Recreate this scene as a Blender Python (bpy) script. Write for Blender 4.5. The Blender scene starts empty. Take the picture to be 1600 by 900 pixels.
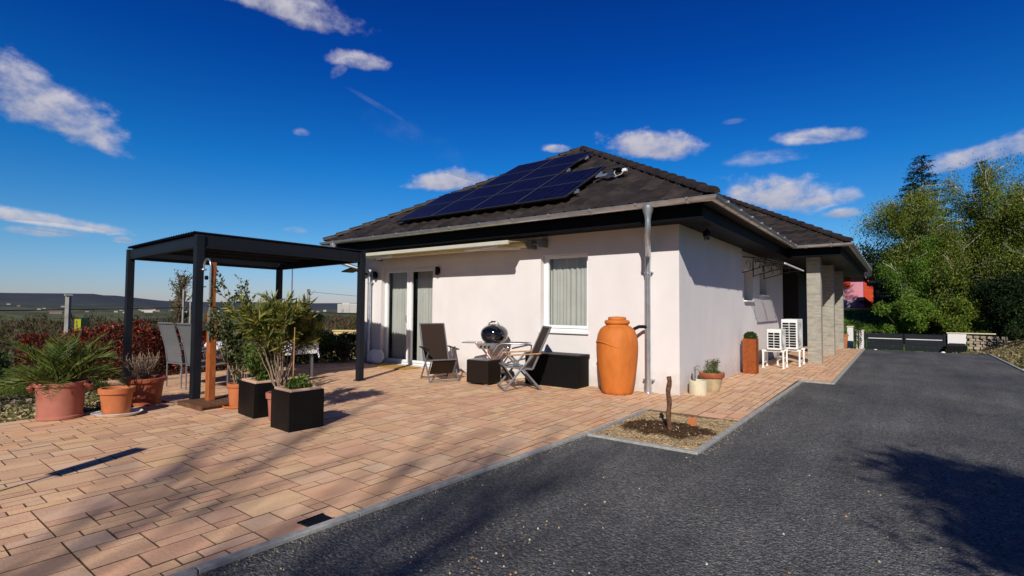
import bpy, math, random
import numpy as np
from mathutils import Vector, Matrix
random.seed(7); RNG = np.random.default_rng(11)
R = math.radians
scene = bpy.context.scene
COL = scene.collection
PI = math.pi

# ------------------------------------------------------------------ helpers
class MB:
    def __init__(s): s.v = []; s.f = []; s.c = []
    def add(s, vs, fs, col=(1, 1, 1)):
        b = len(s.v); s.v += [tuple(p) for p in vs]
        for f in fs: s.f.append([b + i for i in f]); s.c.append(col)
        return s
    def box(s, a, b, M=None, col=(1, 1, 1)):
        (x0, y0, z0), (x1, y1, z1) = a, b
        x0, x1 = min(x0, x1), max(x0, x1); y0, y1 = min(y0, y1), max(y0, y1); z0, z1 = min(z0, z1), max(z0, z1)
        vs = [(x0,y0,z0),(x1,y0,z0),(x1,y1,z0),(x0,y1,z0),(x0,y0,z1),(x1,y0,z1),(x1,y1,z1),(x0,y1,z1)]
        if M is not None: vs = [M @ Vector(p) for p in vs]
        return s.add(vs, [(0,3,2,1),(4,5,6,7),(0,1,5,4),(1,2,6,5),(2,3,7,6),(3,0,4,7)], col)
    def bar(s, p, q, w, h, up=(0, 0, 1), col=(1, 1, 1)):
        p, q = Vector(p), Vector(q); d = q - p; L = d.length; d.normalize(); u = Vector(up)
        r = d.cross(u)
        if r.length < 1e-4: r = d.cross(Vector((1, 0, 0)))
        r.normalize(); u = r.cross(d)
        vs = [p + r*a*w/2 + u*b*h/2 + d*c*L for c in (0, 1) for b in (-1, 1) for a in (-1, 1)]
        return s.add(vs, [(0,2,3,1),(4,5,7,6),(0,1,5,4),(1,3,7,5),(3,2,6,7),(2,0,4,6)], col)
    def tube(s, pts, rad, n=8, cap=True, col=(1, 1, 1)):
        pts = [Vector(p) for p in pts]; m = len(pts)
        rads = rad if isinstance(rad, (list, tuple)) else [rad]*m
        ref = None; vs = []
        for i, p in enumerate(pts):
            d = (pts[min(i+1, m-1)] - pts[max(i-1, 0)])
            if d.length < 1e-7: d = Vector((0, 0, 1))
            d.normalize()
            if ref is None:
                ref = Vector((1, 0, 0)) if abs(d.x) < .8 else Vector((0, 1, 0))
            a = ref - d*ref.dot(d); a.normalize(); ref = a; b = d.cross(a)
            for k in range(n):
                t = 2*PI*k/n; vs.append(p + (a*math.cos(t) + b*math.sin(t))*rads[i])
        fs = [(i*n+k, i*n+(k+1) % n, (i+1)*n+(k+1) % n, (i+1)*n+k) for i in range(m-1) for k in range(n)]
        if cap: fs += [tuple(range(n-1, -1, -1)), tuple(range((m-1)*n, m*n))]
        return s.add(vs, fs, col)
    def lathe(s, prof, n=32, M=None, col=(1, 1, 1), c=(0, 0, 0), sx=1, sy=1):
        vs = []
        for r, z in prof:
            for k in range(n):
                t = 2*PI*k/n; vs.append(Vector((c[0]+sx*r*math.cos(t), c[1]+sy*r*math.sin(t), c[2]+z)))
        if M is not None: vs = [M @ v for v in vs]
        m = len(prof)
        fs = [(i*n+k, i*n+(k+1) % n, (i+1)*n+(k+1) % n, (i+1)*n+k) for i in range(m-1) for k in range(n)]
        if prof[0][0] > 1e-6 and False: pass
        return s.add(vs, fs, col)
    def quad(s, a, b, c, d, col=(1, 1, 1)): return s.add([a, b, c, d], [(0, 1, 2, 3)], col)
    def build(s, name, m, parent=None, smooth=None, bevel=0, seg=2):
        me = bpy.data.meshes.new(name); me.from_pydata(s.v, [], s.f)
        if any(c != (1, 1, 1) for c in s.c):
            at = me.attributes.new('Col', 'FLOAT_COLOR', 'FACE')
            at.data.foreach_set('color', [x for c in s.c for x in (*c[:3], 1)])
        me.update()
        if smooth:
            me.shade_smooth(); me.set_sharp_from_angle(angle=R(smooth))
        me.materials.append(m)
        o = bpy.data.objects.new(name, me); COL.objects.link(o)
        if parent: o.parent = parent
        if bevel:
            b = o.modifiers.new('bevel', 'BEVEL'); b.width = bevel; b.segments = seg; b.limit_method = 'ANGLE'; b.angle_limit = R(40)
        return o
def tag(o, label=None, cat=None, group=None, kind=None):
    if label: o['label'] = label
    if cat: o['category'] = cat
    if group: o['group'] = group
    if kind: o['kind'] = kind
    return o
def empty(name, loc, rz=0, label=None, cat=None, group=None):
    o = bpy.data.objects.new(name, None); COL.objects.link(o); o.location = loc; o.rotation_euler = (0, 0, rz)
    o.empty_display_size = .1
    return tag(o, label, cat, group)
def copy_tree(o, parent=None):
    c = o.copy(); COL.objects.link(c); c.parent = parent
    for ch in list(o.children): copy_tree(ch, c)
    return c
def T(loc, rz=0): return Matrix.Translation(loc) @ Matrix.Rotation(rz, 4, 'Z')

# ------------------------------------------------------------------ materials
def newmat(name):
    m = bpy.data.materials.new(name); m.use_nodes = True; nt = m.node_tree; nt.nodes.clear()
    return m, nt, nt.nodes.new, nt.links.new
def mat(name, c, rough=.6, metal=0, c2=None, ns=6, nd=5, bump=0, bs=60, spec=.4, attr=False, var=.0, coat=0, detail_ramp=(.35, .65), tr=0, stretch=None):
    m, nt, N, L = newmat(name)
    out = N('ShaderNodeOutputMaterial'); p = N('ShaderNodeBsdfPrincipled'); 
    p.inputs['Roughness'].default_value = rough; p.inputs['Metallic'].default_value = metal
    p.inputs['Specular IOR Level'].default_value = spec
    p.inputs['Coat Weight'].default_value = coat
    tc = N('ShaderNodeTexCoord'); mp = N('ShaderNodeMapping'); L(tc.outputs['Object'], mp.inputs['Vector'])
    if stretch: mp.inputs['Scale'].default_value = stretch
    n1 = N('ShaderNodeTexNoise'); n1.inputs['Scale'].default_value = ns; n1.inputs['Detail'].default_value = nd; n1.inputs['Roughness'].default_value = .65
    L(mp.outputs[0], n1.inputs['Vector'])
    rp = N('ShaderNodeValToRGB'); L(n1.outputs['Fac'], rp.inputs['Fac'])
    c2 = c2 or tuple(x*.82 for x in c)
    rp.color_ramp.elements[0].position, rp.color_ramp.elements[1].position = detail_ramp
    rp.color_ramp.elements[0].color = (*c2, 1); rp.color_ramp.elements[1].color = (*c, 1)
    col = rp.outputs['Color']
    if attr:
        a = N('ShaderNodeAttribute'); a.attribute_name = 'Col'
        mx = N('ShaderNodeMix'); mx.data_type = 'RGBA'; mx.blend_type = 'MULTIPLY'; mx.inputs['Factor'].default_value = 1
        L(col, mx.inputs['A']); L(a.outputs['Color'], mx.inputs['B']); col = mx.outputs['Result']
    L(col, p.inputs['Base Color'])
    if bump:
        n2 = N('ShaderNodeTexNoise'); n2.inputs['Scale'].default_value = bs; n2.inputs['Detail'].default_value = 4
        L(tc.outputs['Object'], n2.inputs['Vector'])
        b = N('ShaderNodeBump'); b.inputs['Strength'].default_value = bump; b.inputs['Distance'].default_value = .01
        L(n2.outputs['Fac'], b.inputs['Height']); L(b.outputs[0], p.inputs['Normal'])
    sh = p.outputs[0]
    if tr:
        t = N('ShaderNodeBsdfTranslucent'); L(col, t.inputs['Color']); ms = N('ShaderNodeMixShader'); ms.inputs[0].default_value = tr
        L(p.outputs[0], ms.inputs[1]); L(t.outputs[0], ms.inputs[2]); sh = ms.outputs[0]
    L(sh, out.inputs['Surface'])
    return m
def leafmat(name, tr=.3, rough=.5, spec=.3):
    return mat(name, (1, 1, 1), rough, c2=(.72, .72, .72), ns=30, attr=True, tr=tr, spec=spec)
def glassmat(name, tint=(.8, .9, .9), ior=1.5, base=.06):
    m, nt, N, L = newmat(name); out = N('ShaderNodeOutputMaterial')
    t = N('ShaderNodeBsdfTransparent'); t.inputs['Color'].default_value = (*tint, 1)
    g = N('ShaderNodeBsdfGlossy'); g.inputs['Roughness'].default_value = .02; g.inputs['Color'].default_value = (.95, 1, 1, 1)
    f = N('ShaderNodeLayerWeight'); f.inputs['Blend'].default_value = .5; pw = N('ShaderNodeMath'); pw.operation = 'POWER'; pw.inputs[1].default_value = 4; L(f.outputs['Facing'], pw.inputs[0])
    a = N('ShaderNodeMath'); a.operation = 'MULTIPLY_ADD'; a.inputs[1].default_value = .7; a.inputs[2].default_value = base; L(pw.outputs[0], a.inputs[0])
    ms = N('ShaderNodeMixShader'); L(a.outputs[0], ms.inputs[0]); L(t.outputs[0], ms.inputs[1]); L(g.outputs[0], ms.inputs[2])
    L(ms.outputs[0], out.inputs['Surface']); return m

M = {}
M['wall'] = mat('white_render', (.73, .685, .665), .92, c2=(.69, .645, .63), ns=1.3, bump=.25, bs=220, spec=.15)
M['anthracite'] = mat('anthracite_paint', (.005, .006, .009), .5, c2=(.004, .005, .006), ns=4, bump=.05, bs=300, spec=.07)
M['pergola'] = mat('pergola_paint', (.011, .013, .019), .5, c2=(.008, .010, .014), ns=5, bump=.04, bs=300, spec=.25)
M['black'] = mat('black_plastic', (.006, .006, .007), .5, ns=8, spec=.2)
M['white'] = mat('white_pvc', (.80, .80, .80), .35, c2=(.76, .76, .76), ns=3)
M['whitemetal'] = mat('white_enamel', (.78, .78, .76), .4, c2=(.66, .66, .63), ns=9)
M['zinc'] = mat('zinc', (.60, .62, .64), .33, 0.8, c2=(.46, .48, .51), ns=7, bump=.06, bs=40)
M['alu'] = mat('brushed_alu', (.62, .62, .62), .3, .9, c2=(.5, .5, .5), ns=10)
M['greymetal'] = mat('grey_frame', (.20, .20, .21), .4, .3, ns=12)
M['terracotta'] = mat('terracotta', (.52, .17, .065), .72, c2=(.40, .125, .045), ns=5, bump=.12, bs=120, spec=.25)
M['jar'] = mat('orange_jar', (.58, .175, .032), .62, c2=(.45, .125, .022), ns=3, bump=.15, bs=90, spec=.22, stretch=(2.5, 2.5, .9), detail_ramp=(.3, .7))
M['pinkpot'] = mat('pink_pot', (.42, .155, .11), .55, c2=(.35, .125, .085), ns=4, bump=.05, bs=100, spec=.3)
M['redpot'] = mat('red_pot', (.36, .095, .048), .5, c2=(.26, .065, .032), ns=5, bump=.06, bs=100, spec=.3)
M['beigerim'] = mat('beige_rim', (.62, .38, .27), .7, ns=6, bump=.1)
M['soil'] = mat('soil', (.09, .055, .032), .95, c2=(.03, .018, .010), ns=22, bump=1, bs=60, spec=.1)
M['wood'] = mat('shower_wood', (.42, .13, .035), .5, c2=(.24, .065, .018), ns=7, bump=.2, bs=50, stretch=(6, 6, .8))
M['platform'] = mat('platform_wood', (.16, .075, .035), .65, c2=(.08, .035, .017), ns=8, bump=.3, bs=50, stretch=(1, 8, 1))
M['armwood'] = mat('arm_wood', (.50, .26, .10), .5, c2=(.32, .14, .05), ns=14)
M['corten'] = mat('rusted_steel', (.30, .075, .018), .8, c2=(.20, .05, .013), ns=14, bump=.1, bs=180, spec=.2)
M['concrete'] = mat('kerb_concrete', (.40, .39, .365), .9, c2=(.26, .255, .24), ns=14, bump=.4, bs=160, spec=.2)
M['concretepole'] = mat('pole_concrete', (.30, .285, .26), .9, c2=(.20, .19, .17), ns=3, bump=.2)
M['cream'] = mat('awning_cloth', (.72, .66, .42), .8, c2=(.66, .60, .37), ns=6)
M['rail'] = mat('awning_rail', (.50, .49, .40), .45, c2=(.45, .44, .36), ns=3)
M['pvframe'] = mat('panel_frame', (.13, .13, .15), .4, .5, ns=4)
M['creampot'] = mat('cream_pot', (.66, .60, .44), .8, c2=(.56, .50, .35), ns=8, bump=.15)
M['oldpot'] = mat('weathered_pot', (.50, .40, .24), .85, c2=(.36, .27, .15), ns=9, bump=.3)
M['enamel'] = mat('black_enamel', (.004, .004, .006), .07, ns=3, spec=.7, coat=1)
M['hose'] = mat('orange_hose', (.55, .12, .02), .4, ns=9)
M['straw'] = mat('door_mat', (.48, .28, .07), .95, c2=(.33, .18, .04), ns=40, bump=.6, bs=200)
M['bark'] = mat('bark', (.14, .09, .06), .9, c2=(.05, .032, .022), ns=14, bump=.8, bs=40)
M['birchbark'] = mat('birch_bark', (.44, .41, .36), .85, c2=(.12, .10, .08), ns=5, bump=.3, bs=30)
M['stem'] = mat('stem', (.34, .24, .17), .8, c2=(.22, .15, .10), ns=18, bump=.2, bs=80)
M['leaf'] = leafmat('leaf'); M['leafdull'] = leafmat('leaf_dull', .3, .8, .12)
M['curtain'] = mat('curtain', (.58, .585, .54), .9, c2=(.52, .525, .485), ns=3, tr=.2)
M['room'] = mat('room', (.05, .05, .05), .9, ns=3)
M['glass'] = glassmat('pane', (.90, .91, .905))
M['poly'] = glassmat('polycarbonate', (.62, .60, .60), 1.4, .02)
M['pinkwall'] = mat('pink_render', (.62, .25, .30), .9, c2=(.56, .22, .27), ns=2)
M['redwall'] = mat('red_render', (.58, .065, .02), .85, c2=(.50, .05, .015), ns=2)
M['creamwall'] = mat('yellow_wall', (.62, .46, .20), .9, c2=(.56, .41, .18), ns=2, bump=.1)
M['housewhite'] = mat('far_white', (.62, .58, .54), .9, ns=.02)
M['farroof'] = mat('far_roof', (.16, .10, .08), .9, ns=.05)
M['yellow'] = mat('yellow_bag', (.62, .40, .03), .7, c2=(.48, .28, .02), ns=12)
M['yellowsign'] = mat('sign_yellow', (.75, .72, .03), .5, ns=8)
M['darkgreen'] = mat('sign_green', (.01, .04, .02), .5, ns=8)
M['rockstone'] = mat('garden_rock', (.40, .33, .24), .9, c2=(.26, .21, .15), ns=6, bump=.6, bs=25)
M['darkclad'] = mat('dark_cladding', (.030, .029, .030), .6, ns=3)
M['reveal'] = mat('beige_shutter', (.55, .49, .43), .8, ns=4)

nt_ = M['wall'].node_tree; N, L = nt_.nodes.new, nt_.links.new
p_ = [n for n in nt_.nodes if n.type == 'BSDF_PRINCIPLED'][0]; src = p_.inputs['Base Color'].links[0].from_socket
tc_ = N('ShaderNodeTexCoord'); sp_ = N('ShaderNodeSeparateXYZ'); L(tc_.outputs['Object'], sp_.inputs[0])
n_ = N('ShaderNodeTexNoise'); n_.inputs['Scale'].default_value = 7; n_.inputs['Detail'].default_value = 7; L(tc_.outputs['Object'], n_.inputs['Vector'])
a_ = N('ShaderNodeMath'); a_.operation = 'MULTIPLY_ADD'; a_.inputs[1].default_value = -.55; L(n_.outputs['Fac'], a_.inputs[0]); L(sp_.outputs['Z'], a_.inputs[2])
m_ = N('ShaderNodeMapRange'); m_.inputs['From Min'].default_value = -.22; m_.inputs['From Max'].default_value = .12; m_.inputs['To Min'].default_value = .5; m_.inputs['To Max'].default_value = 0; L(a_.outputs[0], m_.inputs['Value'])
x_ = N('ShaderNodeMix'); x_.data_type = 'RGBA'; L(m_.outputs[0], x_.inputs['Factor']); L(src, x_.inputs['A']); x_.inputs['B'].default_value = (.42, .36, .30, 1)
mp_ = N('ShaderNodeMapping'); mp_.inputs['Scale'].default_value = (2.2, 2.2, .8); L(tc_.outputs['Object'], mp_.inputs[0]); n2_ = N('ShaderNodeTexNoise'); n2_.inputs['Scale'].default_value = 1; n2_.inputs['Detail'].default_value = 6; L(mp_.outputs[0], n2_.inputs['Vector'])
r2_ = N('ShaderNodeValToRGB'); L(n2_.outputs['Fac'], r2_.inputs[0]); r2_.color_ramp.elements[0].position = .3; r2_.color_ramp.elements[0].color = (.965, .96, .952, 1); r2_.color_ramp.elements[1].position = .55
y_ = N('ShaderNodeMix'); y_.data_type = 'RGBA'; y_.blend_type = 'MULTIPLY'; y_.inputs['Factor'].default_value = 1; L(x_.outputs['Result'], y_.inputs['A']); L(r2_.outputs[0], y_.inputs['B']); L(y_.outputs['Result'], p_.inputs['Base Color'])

def column_mat():
    m, nt, N, L = newmat('stone_cladding'); out = N('ShaderNodeOutputMaterial'); p = N('ShaderNodeBsdfPrincipled'); p.inputs['Roughness'].default_value = .85
    tc = N('ShaderNodeTexCoord'); mp = N('ShaderNodeMapping'); mp.inputs['Scale'].default_value = (5, 5, 16)
    L(tc.outputs['Object'], mp.inputs[0]); n = N('ShaderNodeTexNoise'); n.inputs['Scale'].default_value = 1; n.inputs['Detail'].default_value = 6; n.inputs['Roughness'].default_value = .7; L(mp.outputs[0], n.inputs['Vector'])
    rp = N('ShaderNodeValToRGB'); L(n.outputs['Fac'], rp.inputs[0])
    rp.color_ramp.elements[0].position = .3; rp.color_ramp.elements[1].position = .72
    rp.color_ramp.elements[0].color = (.22, .20, .165, 1); rp.color_ramp.elements[1].color = (.42, .385, .315, 1)
    # tile joints every 0.30 m
    sp = N('ShaderNodeSeparateXYZ'); L(tc.outputs['Object'], sp.inputs[0])
    md = N('ShaderNodeMath'); md.operation = 'PINGPONG'; md.inputs[1].default_value = .15; L(sp.outputs['Z'], md.inputs[0])
    lt = N('ShaderNodeMath'); lt.operation = 'LESS_THAN'; lt.inputs[1].default_value = .003; L(md.outputs[0], lt.inputs[0])
    mx = N('ShaderNodeMix'); mx.data_type = 'RGBA'; L(lt.outputs[0], mx.inputs['Factor']); L(rp.outputs[0], mx.inputs['A']); mx.inputs['B'].default_value = (.14, .13, .11, 1)
    L(mx.outputs['Result'], p.inputs['Base Color'])
    b = N('ShaderNodeBump'); b.inputs['Strength'].default_value = .5; b.inputs['Distance'].default_value = .01; L(n.outputs['Fac'], b.inputs['Height']); L(b.outputs[0], p.inputs['Normal'])
    L(p.outputs[0], out.inputs[0]); return m
M['column'] = column_mat()

def gravel_mat():
    m, nt, N, L = newmat('dark_gravel'); out = N('ShaderNodeOutputMaterial'); p = N('ShaderNodeBsdfPrincipled')
    p.inputs['Roughness'].default_value = .72; p.inputs['Specular IOR Level'].default_value = .35
    tc = N('ShaderNodeTexCoord')
    v = N('ShaderNodeTexVoronoi'); v.inputs['Scale'].default_value = 75; L(tc.outputs['Object'], v.inputs['Vector'])
    v2 = N('ShaderNodeTexVoronoi'); v2.inputs['Scale'].default_value = 34; L(tc.outputs['Object'], v2.inputs['Vector'])
    sp = N('ShaderNodeSeparateColor'); L(v.outputs['Color'], sp.inputs[0])
    rp = N('ShaderNodeValToRGB'); L(sp.outputs[0], rp.inputs[0]); cr = rp.color_ramp
    cr.elements[0].position = 0; cr.elements[0].color = (.050, .050, .049, 1); cr.elements[1].position = 1; cr.elements[1].color = (.21, .205, .20, 1)
    for ps, cc in ((.35, .078), (.7, .115), (.93, .165)):
        e = cr.elements.new(ps); e.color = (cc*.99, cc, cc*1.01, 1)
    n = N('ShaderNodeTexNoise'); n.inputs['Scale'].default_value = .55; n.inputs['Detail'].default_value = 6; n.inputs['Roughness'].default_value = .6; L(tc.outputs['Object'], n.inputs['Vector'])
    r2 = N('ShaderNodeValToRGB'); L(n.outputs['Fac'], r2.inputs[0]); r2.color_ramp.elements[0].position = .3; r2.color_ramp.elements[1].position = .72
    r2.color_ramp.elements[0].color = (.62, .625, .64, 1); r2.color_ramp.elements[1].color = (1.38, 1.34, 1.26, 1)
    mx = N('ShaderNodeMix'); mx.data_type = 'RGBA'; mx.blend_type = 'MULTIPLY'; mx.inputs['Factor'].default_value = 1
    L(rp.outputs[0], mx.inputs['A']); L(r2.outputs[0], mx.inputs['B'])
    mp = N('ShaderNodeMapping'); mp.inputs['Scale'].default_value = (1.5, .16, 1); L(tc.outputs['Object'], mp.inputs[0])
    n4 = N('ShaderNodeTexNoise'); n4.inputs['Scale'].default_value = 1.3; n4.inputs['Detail'].default_value = 7; n4.inputs['Roughness'].default_value = .7; L(mp.outputs[0], n4.inputs['Vector'])
    r4 = N('ShaderNodeValToRGB'); L(n4.outputs['Fac'], r4.inputs[0]); r4.color_ramp.elements[0].position = .36; r4.color_ramp.elements[1].position = .66
    r4.color_ramp.elements[0].color = (.78, .78, .79, 1); r4.color_ramp.elements[1].color = (1.22, 1.20, 1.16, 1)
    mx4 = N('ShaderNodeMix'); mx4.data_type = 'RGBA'; mx4.blend_type = 'MULTIPLY'; mx4.inputs['Factor'].default_value = 1
    L(mx.outputs['Result'], mx4.inputs['A']); L(r4.outputs[0], mx4.inputs['B'])
    L(mx4.outputs['Result'], p.inputs['Base Color'])
    ad = N('ShaderNodeMath'); ad.operation = 'ADD'; L(v.outputs['Distance'], ad.inputs[0]); L(v2.outputs['Distance'], ad.inputs[1])
    b = N('ShaderNodeBump'); b.inputs['Strength'].default_value = .9; b.inputs['Distance'].default_value = .012; b.invert = True
    L(ad.outputs[0], b.inputs['Height']); L(b.outputs[0], p.inputs['Normal'])
    L(p.outputs[0], out.inputs[0]); return m
M['gravel'] = gravel_mat()

def paving_mat():
    m, nt, N, L = newmat('paving_stone'); out = N('ShaderNodeOutputMaterial'); p = N('ShaderNodeBsdfPrincipled')
    p.inputs['Roughness'].default_value = .78; p.inputs['Specular IOR Level'].default_value = .25
    tc = N('ShaderNodeTexCoord'); a = N('ShaderNodeAttribute'); a.attribute_name = 'Col'
    mp = N('ShaderNodeMapping'); mp.inputs['Scale'].default_value = (5, 2.6, 1); L(tc.outputs['Object'], mp.inputs[0])
    # shift the noise per stone so bands stop at the joints
    ad = N('ShaderNodeVectorMath'); ad.operation = 'MULTIPLY_ADD'; L(a.outputs['Color'], ad.inputs[0]); ad.inputs[1].default_value = (37, 23, 51); L(mp.outputs[0], ad.inputs[2])
    n = N('ShaderNodeTexNoise'); n.inputs['Scale'].default_value = 1; n.inputs['Detail'].default_value = 7; n.inputs['Roughness'].default_value = .62; L(ad.outputs[0], n.inputs['Vector'])
    rp = N('ShaderNodeValToRGB'); L(n.outputs['Fac'], rp.inputs[0]); cr = rp.color_ramp
    cr.elements[0].position = .28; cr.elements[0].color = (.82, .70, .61, 1); cr.elements[1].position = .75; cr.elements[1].color = (1.12, 1.09, .98, 1)
    e = cr.elements.new(.5); e.color = (1, .955, .87, 1)
    mx = N('ShaderNodeMix'); mx.data_type = 'RGBA'; mx.blend_type = 'MULTIPLY'; mx.inputs['Factor'].default_value = 1
    L(a.outputs['Color'], mx.inputs['A']); L(rp.outputs[0], mx.inputs['B'])
    n3 = N('ShaderNodeTexNoise'); n3.inputs['Scale'].default_value = 260; n3.inputs['Detail'].default_value = 2; L(tc.outputs['Object'], n3.inputs['Vector'])
    r3 = N('ShaderNodeValToRGB'); L(n3.outputs['Fac'], r3.inputs[0]); r3.color_ramp.elements[0].position = .3; r3.color_ramp.elements[0].color = (.8, .8, .8, 1); r3.color_ramp.elements[1].position = .6
    m2 = N('ShaderNodeMix'); m2.data_type = 'RGBA'; m2.blend_type = 'MULTIPLY'; m2.inputs['Factor'].default_value = 1
    L(mx.outputs['Result'], m2.inputs['A']); L(r3.outputs[0], m2.inputs['B']); L(m2.outputs['Result'], p.inputs['Base Color'])
    n2 = N('ShaderNodeTexNoise'); n2.inputs['Scale'].default_value = 45; n2.inputs['Detail'].default_value = 6; L(tc.outputs['Object'], n2.inputs['Vector'])
    b = N('ShaderNodeBump'); b.inputs['Strength'].default_value = .35; b.inputs['Distance'].default_value = .01; L(n2.outputs['Fac'], b.inputs['Height']); L(b.outputs[0], p.inputs['Normal'])
    L(p.outputs[0], out.inputs[0]); return m
M['paving'] = paving_mat()
M['joint'] = mat('joint_sand', (.045, .032, .022), .95, c2=(.015, .011, .008), ns=30, bump=.6)

def roof_mat():
    m, nt, N, L = newmat('roof_tile'); out = N('ShaderNodeOutputMaterial'); p = N('ShaderNodeBsdfPrincipled')
    p.inputs['Roughness'].default_value = .62; p.inputs['Specular IOR Level'].default_value = .35
    tc = N('ShaderNodeTexCoord')
    v = N('ShaderNodeTexNoise'); v.inputs['Scale'].default_value = 3.2; v.inputs['Detail'].default_value = 8; v.inputs['Roughness'].default_value = .75; L(tc.outputs['Object'], v.inputs['Vector'])
    rp = N('ShaderNodeValToRGB'); L(v.outputs['Fac'], rp.inputs[0])
    rp.color_ramp.elements[0].position = .32; rp.color_ramp.elements[0].color = (.010, .008, .0075, 1); rp.color_ramp.elements[1].position = .72; rp.color_ramp.elements[1].color = (.046, .034, .028, 1)
    a = N('ShaderNodeAttribute'); a.attribute_name = 'Col'
    mx = N('ShaderNodeMix'); mx.data_type = 'RGBA'; mx.blend_type = 'MULTIPLY'; mx.inputs['Factor'].default_value = 1; L(rp.outputs[0], mx.inputs['A']); L(a.outputs['Color'], mx.inputs['B'])
    L(mx.outputs['Result'], p.inputs['Base Color'])
    n2 = N('ShaderNodeTexNoise'); n2.inputs['Scale'].default_value = 60; L(tc.outputs['Object'], n2.inputs['Vector'])
    b = N('ShaderNodeBump'); b.inputs['Strength'].default_value = .4; b.inputs['Distance'].default_value = .01; L(n2.outputs['Fac'], b.inputs['Height']); L(b.outputs[0], p.inputs['Normal'])
    L(p.outputs[0], out.inputs[0]); return m
M['roof'] = roof_mat()

def ground_mat():
    m, nt, N, L = newmat('terrain'); out = N('ShaderNodeOutputMaterial'); p = N('ShaderNodeBsdfPrincipled'); p.inputs['Roughness'].default_value = .95; p.inputs['Specular IOR Level'].default_value = .1
    tc = N('ShaderNodeTexCoord')
    def nz(s, d=6):
        n = N('ShaderNodeTexNoise'); n.inputs['Scale'].default_value = s; n.inputs['Detail'].default_value = d; n.inputs['Roughness'].default_value = .65; L(tc.outputs['Object'], n.inputs['Vector']); return n
    def ramp(src, *st):
        r = N('ShaderNodeValToRGB'); L(src, r.inputs[0]); e = r.color_ramp.elements
        e[0].position, e[0].color = st[0][0], (*st[0][1], 1); e[1].position, e[1].color = st[-1][0], (*st[-1][1], 1)
        for ps, c in st[1:-1]: k = e.new(ps); k.color = (*c, 1)
        return r.outputs[0]
    near = ramp(nz(2.2, 10).outputs['Fac'], (.3, (.020, .045, .006)), (.5, (.055, .085, .012)), (.62, (.14, .11, .04)), (.75, (.10, .075, .04)))
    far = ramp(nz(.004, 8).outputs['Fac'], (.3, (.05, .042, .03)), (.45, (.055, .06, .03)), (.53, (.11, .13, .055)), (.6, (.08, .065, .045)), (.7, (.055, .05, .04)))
    hill = ramp(nz(.006, 8).outputs['Fac'], (.3, (.034, .042, .055)), (.7, (.055, .058, .070)))  # bluish distance haze painted into the hill colour
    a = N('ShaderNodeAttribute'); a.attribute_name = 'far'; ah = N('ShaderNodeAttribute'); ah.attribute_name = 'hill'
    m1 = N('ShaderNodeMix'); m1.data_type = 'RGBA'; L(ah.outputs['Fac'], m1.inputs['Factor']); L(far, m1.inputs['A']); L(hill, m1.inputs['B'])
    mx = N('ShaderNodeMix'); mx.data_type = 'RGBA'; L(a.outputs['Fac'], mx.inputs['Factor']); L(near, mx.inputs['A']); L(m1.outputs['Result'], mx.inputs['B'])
    L(mx.outputs['Result'], p.inputs['Base Color'])
    b = N('ShaderNodeBump'); b.inputs['Strength'].default_value = .8; b.inputs['Distance'].default_value = .05; L(nz(9).outputs['Fac'], b.inputs['Height']); L(b.outputs[0], p.inputs['Normal'])
    L(p.outputs[0], out.inputs[0]); return m
M['ground'] = ground_mat()
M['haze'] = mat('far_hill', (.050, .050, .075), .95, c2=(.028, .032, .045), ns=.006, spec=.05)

def solar_mat():
    m, nt, N, L = newmat('solar_cells'); out = N('ShaderNodeOutputMaterial'); p = N('ShaderNodeBsdfPrincipled')
    p.inputs['Roughness'].default_value = .35; p.inputs['Specular IOR Level'].default_value = .08
    tc = N('ShaderNodeTexCoord'); sp = N('ShaderNodeSeparateXYZ'); L(tc.outputs['Object'], sp.inputs[0])
    def line(ax, period, w):
        a = N('ShaderNodeMath'); a.operation = 'PINGPONG'; a.inputs[1].default_value = period/2; L(sp.outputs[ax], a.inputs[0])
        b = N('ShaderNodeMath'); b.operation = 'LESS_THAN'; b.inputs[1].default_value = w/2; L(a.outputs[0], b.inputs[0]); return b.outputs[0]
    v = N('ShaderNodeTexVoronoi'); v.inputs['Scale'].default_value = 5.4; L(tc.outputs['Object'], v.inputs['Vector'])
    rp = N('ShaderNodeValToRGB'); s2 = N('ShaderNodeSeparateColor'); L(v.outputs['Color'], s2.inputs[0]); L(s2.outputs[0], rp.inputs[0])
    rp.color_ramp.elements[0].color = (.0015, .0015, .007, 1); rp.color_ramp.elements[1].color = (.005, .004, .018, 1)
    l1 = line('X', .186, .010); l2 = line('Y', .095, .003)
    mx = N('ShaderNodeMix'); mx.data_type = 'RGBA'; L(l1, mx.inputs['Factor']); L(rp.outputs[0], mx.inputs['A']); mx.inputs['B'].default_value = (.035, .035, .06, 1)
    m2 = N('ShaderNodeMix'); m2.data_type = 'RGBA'; L(l2, m2.inputs['Factor']); L(mx.outputs['Result'], m2.inputs['A']); m2.inputs['B'].default_value = (.012, .012, .03, 1)
    L(m2.outputs['Result'], p.inputs['Base Color']); L(p.outputs[0], out.inputs[0]); return m
M['solar'] = solar_mat()

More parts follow.
